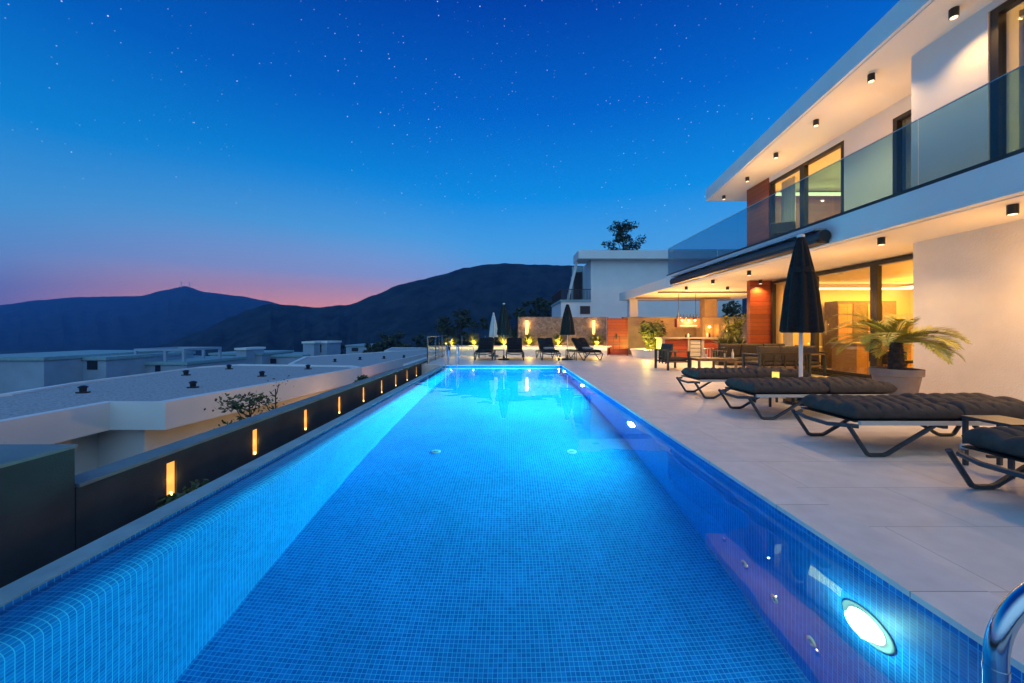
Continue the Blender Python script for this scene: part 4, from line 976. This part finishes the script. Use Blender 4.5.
# wall lamp and wreath
t=thing('wall_lamp','small conical lamp lighting the rear wall beside the round wreath','wall lamp',(at(662.5,19.9),19.97,1.72))
bm=B(); lathe(bm,[(.03,.06),(.06,0),(.055,0)],0,-.08,14); obj('lamp_shade',bm,DARK,t,True); bm=B(); box(bm,-.03,.03,-.05,.0,.03,.08); obj('bracket',bm,DARK,t)
lamp('SPOT','wall_lamp_beam',(0,-.10,-.01),60,WARM,t,.02,(0,0,0),math.radians(75),.4)
t=thing('round_wreath','dark round woven wreath hanging on the rear wall','wreath',(at(660.5,19.9),19.93,1.25))
bm=B(); n=28; rings=[]
tube(bm,[(.24*math.cos(2*PI*k/n),0,.24*math.sin(2*PI*k/n)) for k in range(n+1)],.06,8); obj('ring',bm,BARK,t,True)
bm=B(); rnd=random.Random(8)
for k in range(260):
    a=rnd.uniform(0,2*PI); r_=.24+rnd.gauss(0,.05); leaf(bm,(r_*math.cos(a),-.04+rnd.gauss(0,.03),r_*math.sin(a)),.05,rnd)
obj('twigs',bm,LEAFD,t)
# planting behind sofa
t=thing('long_plant_trough','dark trough planter behind the outdoor sofa','planter',(7.6,13.6,0))
bm=B(); box(bm,0,1.2,0,.4,0,.5); obj('trough',bm,FRAME,t,bevel=.01); bm=B(); box(bm,.02,1.18,.02,.38,.502,.52); obj('soil',bm,SOIL,t)
for i,x in enumerate((7.85,8.15,8.5)):
    grassplant('trough_grass',['left arching grass tuft in the trough behind the sofa','middle arching grass tuft in the trough behind the sofa','right arching grass tuft in the trough behind the sofa'][i],x,13.8,.52,.75,.5,90,90+i,LEAFY,'grasses behind the sofa','grass')
canes('bamboo','tall thin leafed bamboo near the lit slot of the rear wall',at(734,18.6),18.6,0,2.3,.5,55,26,60,.10,LEAFY,'bamboo',60)
# ------------------------------------------------------------------ neighbour house
n_=thing('neighbour_house','pale modern neighbour house with flat roof and dark balcony','house',(0,28,0))
s=F/28
X0=at(591,28); X1=at(702,28)
bm=B(); box(bm,X0,X1+3,0,9,-4.3,zat(260,28)); obj('wall',bm,WHITE,n_)
bm=B(); box(bm,at(577,28),X1+3.6,-.6,1.6,zat(260,28)+.002,zat(252,28)); obj('roof',bm,WHITE,n_,bevel=.02)
bm=B(); box(bm,at(561,28),X0-.003,0,6,zat(314,28)-6,zat(302,28)); obj('lower_wall',bm,WHITE,n_)
bm=B(); box(bm,at(560,28),X0-.003,-.05,6.1,zat(302,28)+.002,zat(301,28)+.1); obj('balcony_floor',bm,LEDGE,n_)
bm=B(); z0,z1=zat(301,28)+.1,zat(289,28)
x=at(561,28); 
while x<X0-.05: box(bm,x,x+.03,0,.03,z0,z1-.05); x+=.11
y=.1
while y<6: box(bm,at(561,28),at(561,28)+.03,y,y+.03,z0,z1-.05); y+=.11
box(bm,at(561,28)-.02,X0,-.01,.05,z1-.049,z1); box(bm,at(561,28)-.02,at(561,28)+.05,.051,6,z1-.049,z1); obj('balcony_railing',bm,DARK,n_)
bm=B(); box(bm,X0-.9,X0-.003,3.0,3.15,zat(301,28)+.12,zat(260,28)); obj('rear_wall',bm,LEDGE,n_)
bm=B(); box(bm,X0-.8,X0-.1,2.94,2.998,zat(299,28)+.12,zat(266,28)); f=obj('window',bm,FRAME,n_); bm=B(); box(bm,X0-.7,X0-.2,2.92,2.938,zat(297,28)+.12,zat(268,28)); obj('pane',bm,AWN,f)
# slanted fin
bm=B(); a=at(577,28); b2=at(568,28)
vs=[(b2,.5,zat(300,28)),(b2+.15,.5,zat(300,28)),(a+.2,.5,zat(260,28)),(a+.02,.5,zat(260,28))]
v1=[bm.verts.new(v) for v in vs]; v2=[bm.verts.new((v[0],v[1]+.4,v[2])) for v in vs]
bm.faces.new(v1); bm.faces.new(v2[::-1])
for i in range(4): bm.faces.new([v1[i],v1[(i+1)%4],v2[(i+1)%4],v2[i]])
obj('slanted_fin',bm,WHITE,n_)
# lower dark window
bm=B(); box(bm,at(580,28),at(590,28),-.04,-.002,zat(314,28),zat(306,28)); f=obj('window',bm,FRAME,n_); bm=B(); box(bm,at(581,28),at(589,28),-.05,-.041,zat(313,28),zat(307,28)); obj('pane',bm,AWN,f)
# pine behind
def pine(label,px,y,pt,pb_,wpx,seed):
    rnd=random.Random(seed); X=at(px,y); h=zat(pt,y)+4.2; t=thing('pine_tree',label,'tree',(X,y,-4.2)); bt=B()
    tube(bt,[(0,0,0),(.2,0,h*.5),(0,0,h*.93)],[.3,.2,.06],10); cl=[]; w_=wpx/F*y/2; hb=zat(pb_,y)+4.2
    for k in range(15):
        hh=hb-1+(h-hb+.8)*(k/14); a=rnd.uniform(0,2*PI); rad=w_*(1.05-.7*(k/14)**1.5)*rnd.uniform(.35,1.1)
        for sgn in (1,-1):
            c=Vector((math.cos(a)*rad*sgn,math.sin(a)*rad*sgn,hh+rnd.uniform(-.7,.7))); cl.append((c,w_*rnd.uniform(.20,.30)))
            tube(bt,[(0,0,hh-.8),(c.x*.5,c.y*.5,hh-.5),tuple(c)],[.06,.04,.015],5)
    cl.append((Vector((0,0,h-.3)),w_*.22))
    obj('trunk',bt,BARK,t,True); bm=B(); clumps(bm,cl,62,.17,rnd,2.4); obj('crown',bm,LEAFD,t)
pine('open crowned pine rising above the neighbour house roof',623,44,224,251,44,6)
tree('garden_tree','dark tree seen under the pergola roof beside the cedar cladding','tree',at(738,26),26,-4.2,zat(302,26)+4.2,1.6,301,12,140,.14,LEAFD,.12,None,.5)
# ------------------------------------------------------------------ haze
m,nt,p=newmat('haze_air'); nt.nodes.remove(p); pv=nt.nodes.new('ShaderNodeVolumePrincipled')
pv.inputs['Color'].default_value=(.12,.40,1,1); pv.inputs['Density'].default_value=.00042; pv.inputs['Anisotropy'].default_value=0
nt.links.new(pv.outputs[0],nt.nodes['Material Output'].inputs['Volume'])
bm=B(); box(bm,-2560,2560,-2520,1350,-42,165); hz=obj('haze',bm,m); hz['kind']='stuff'
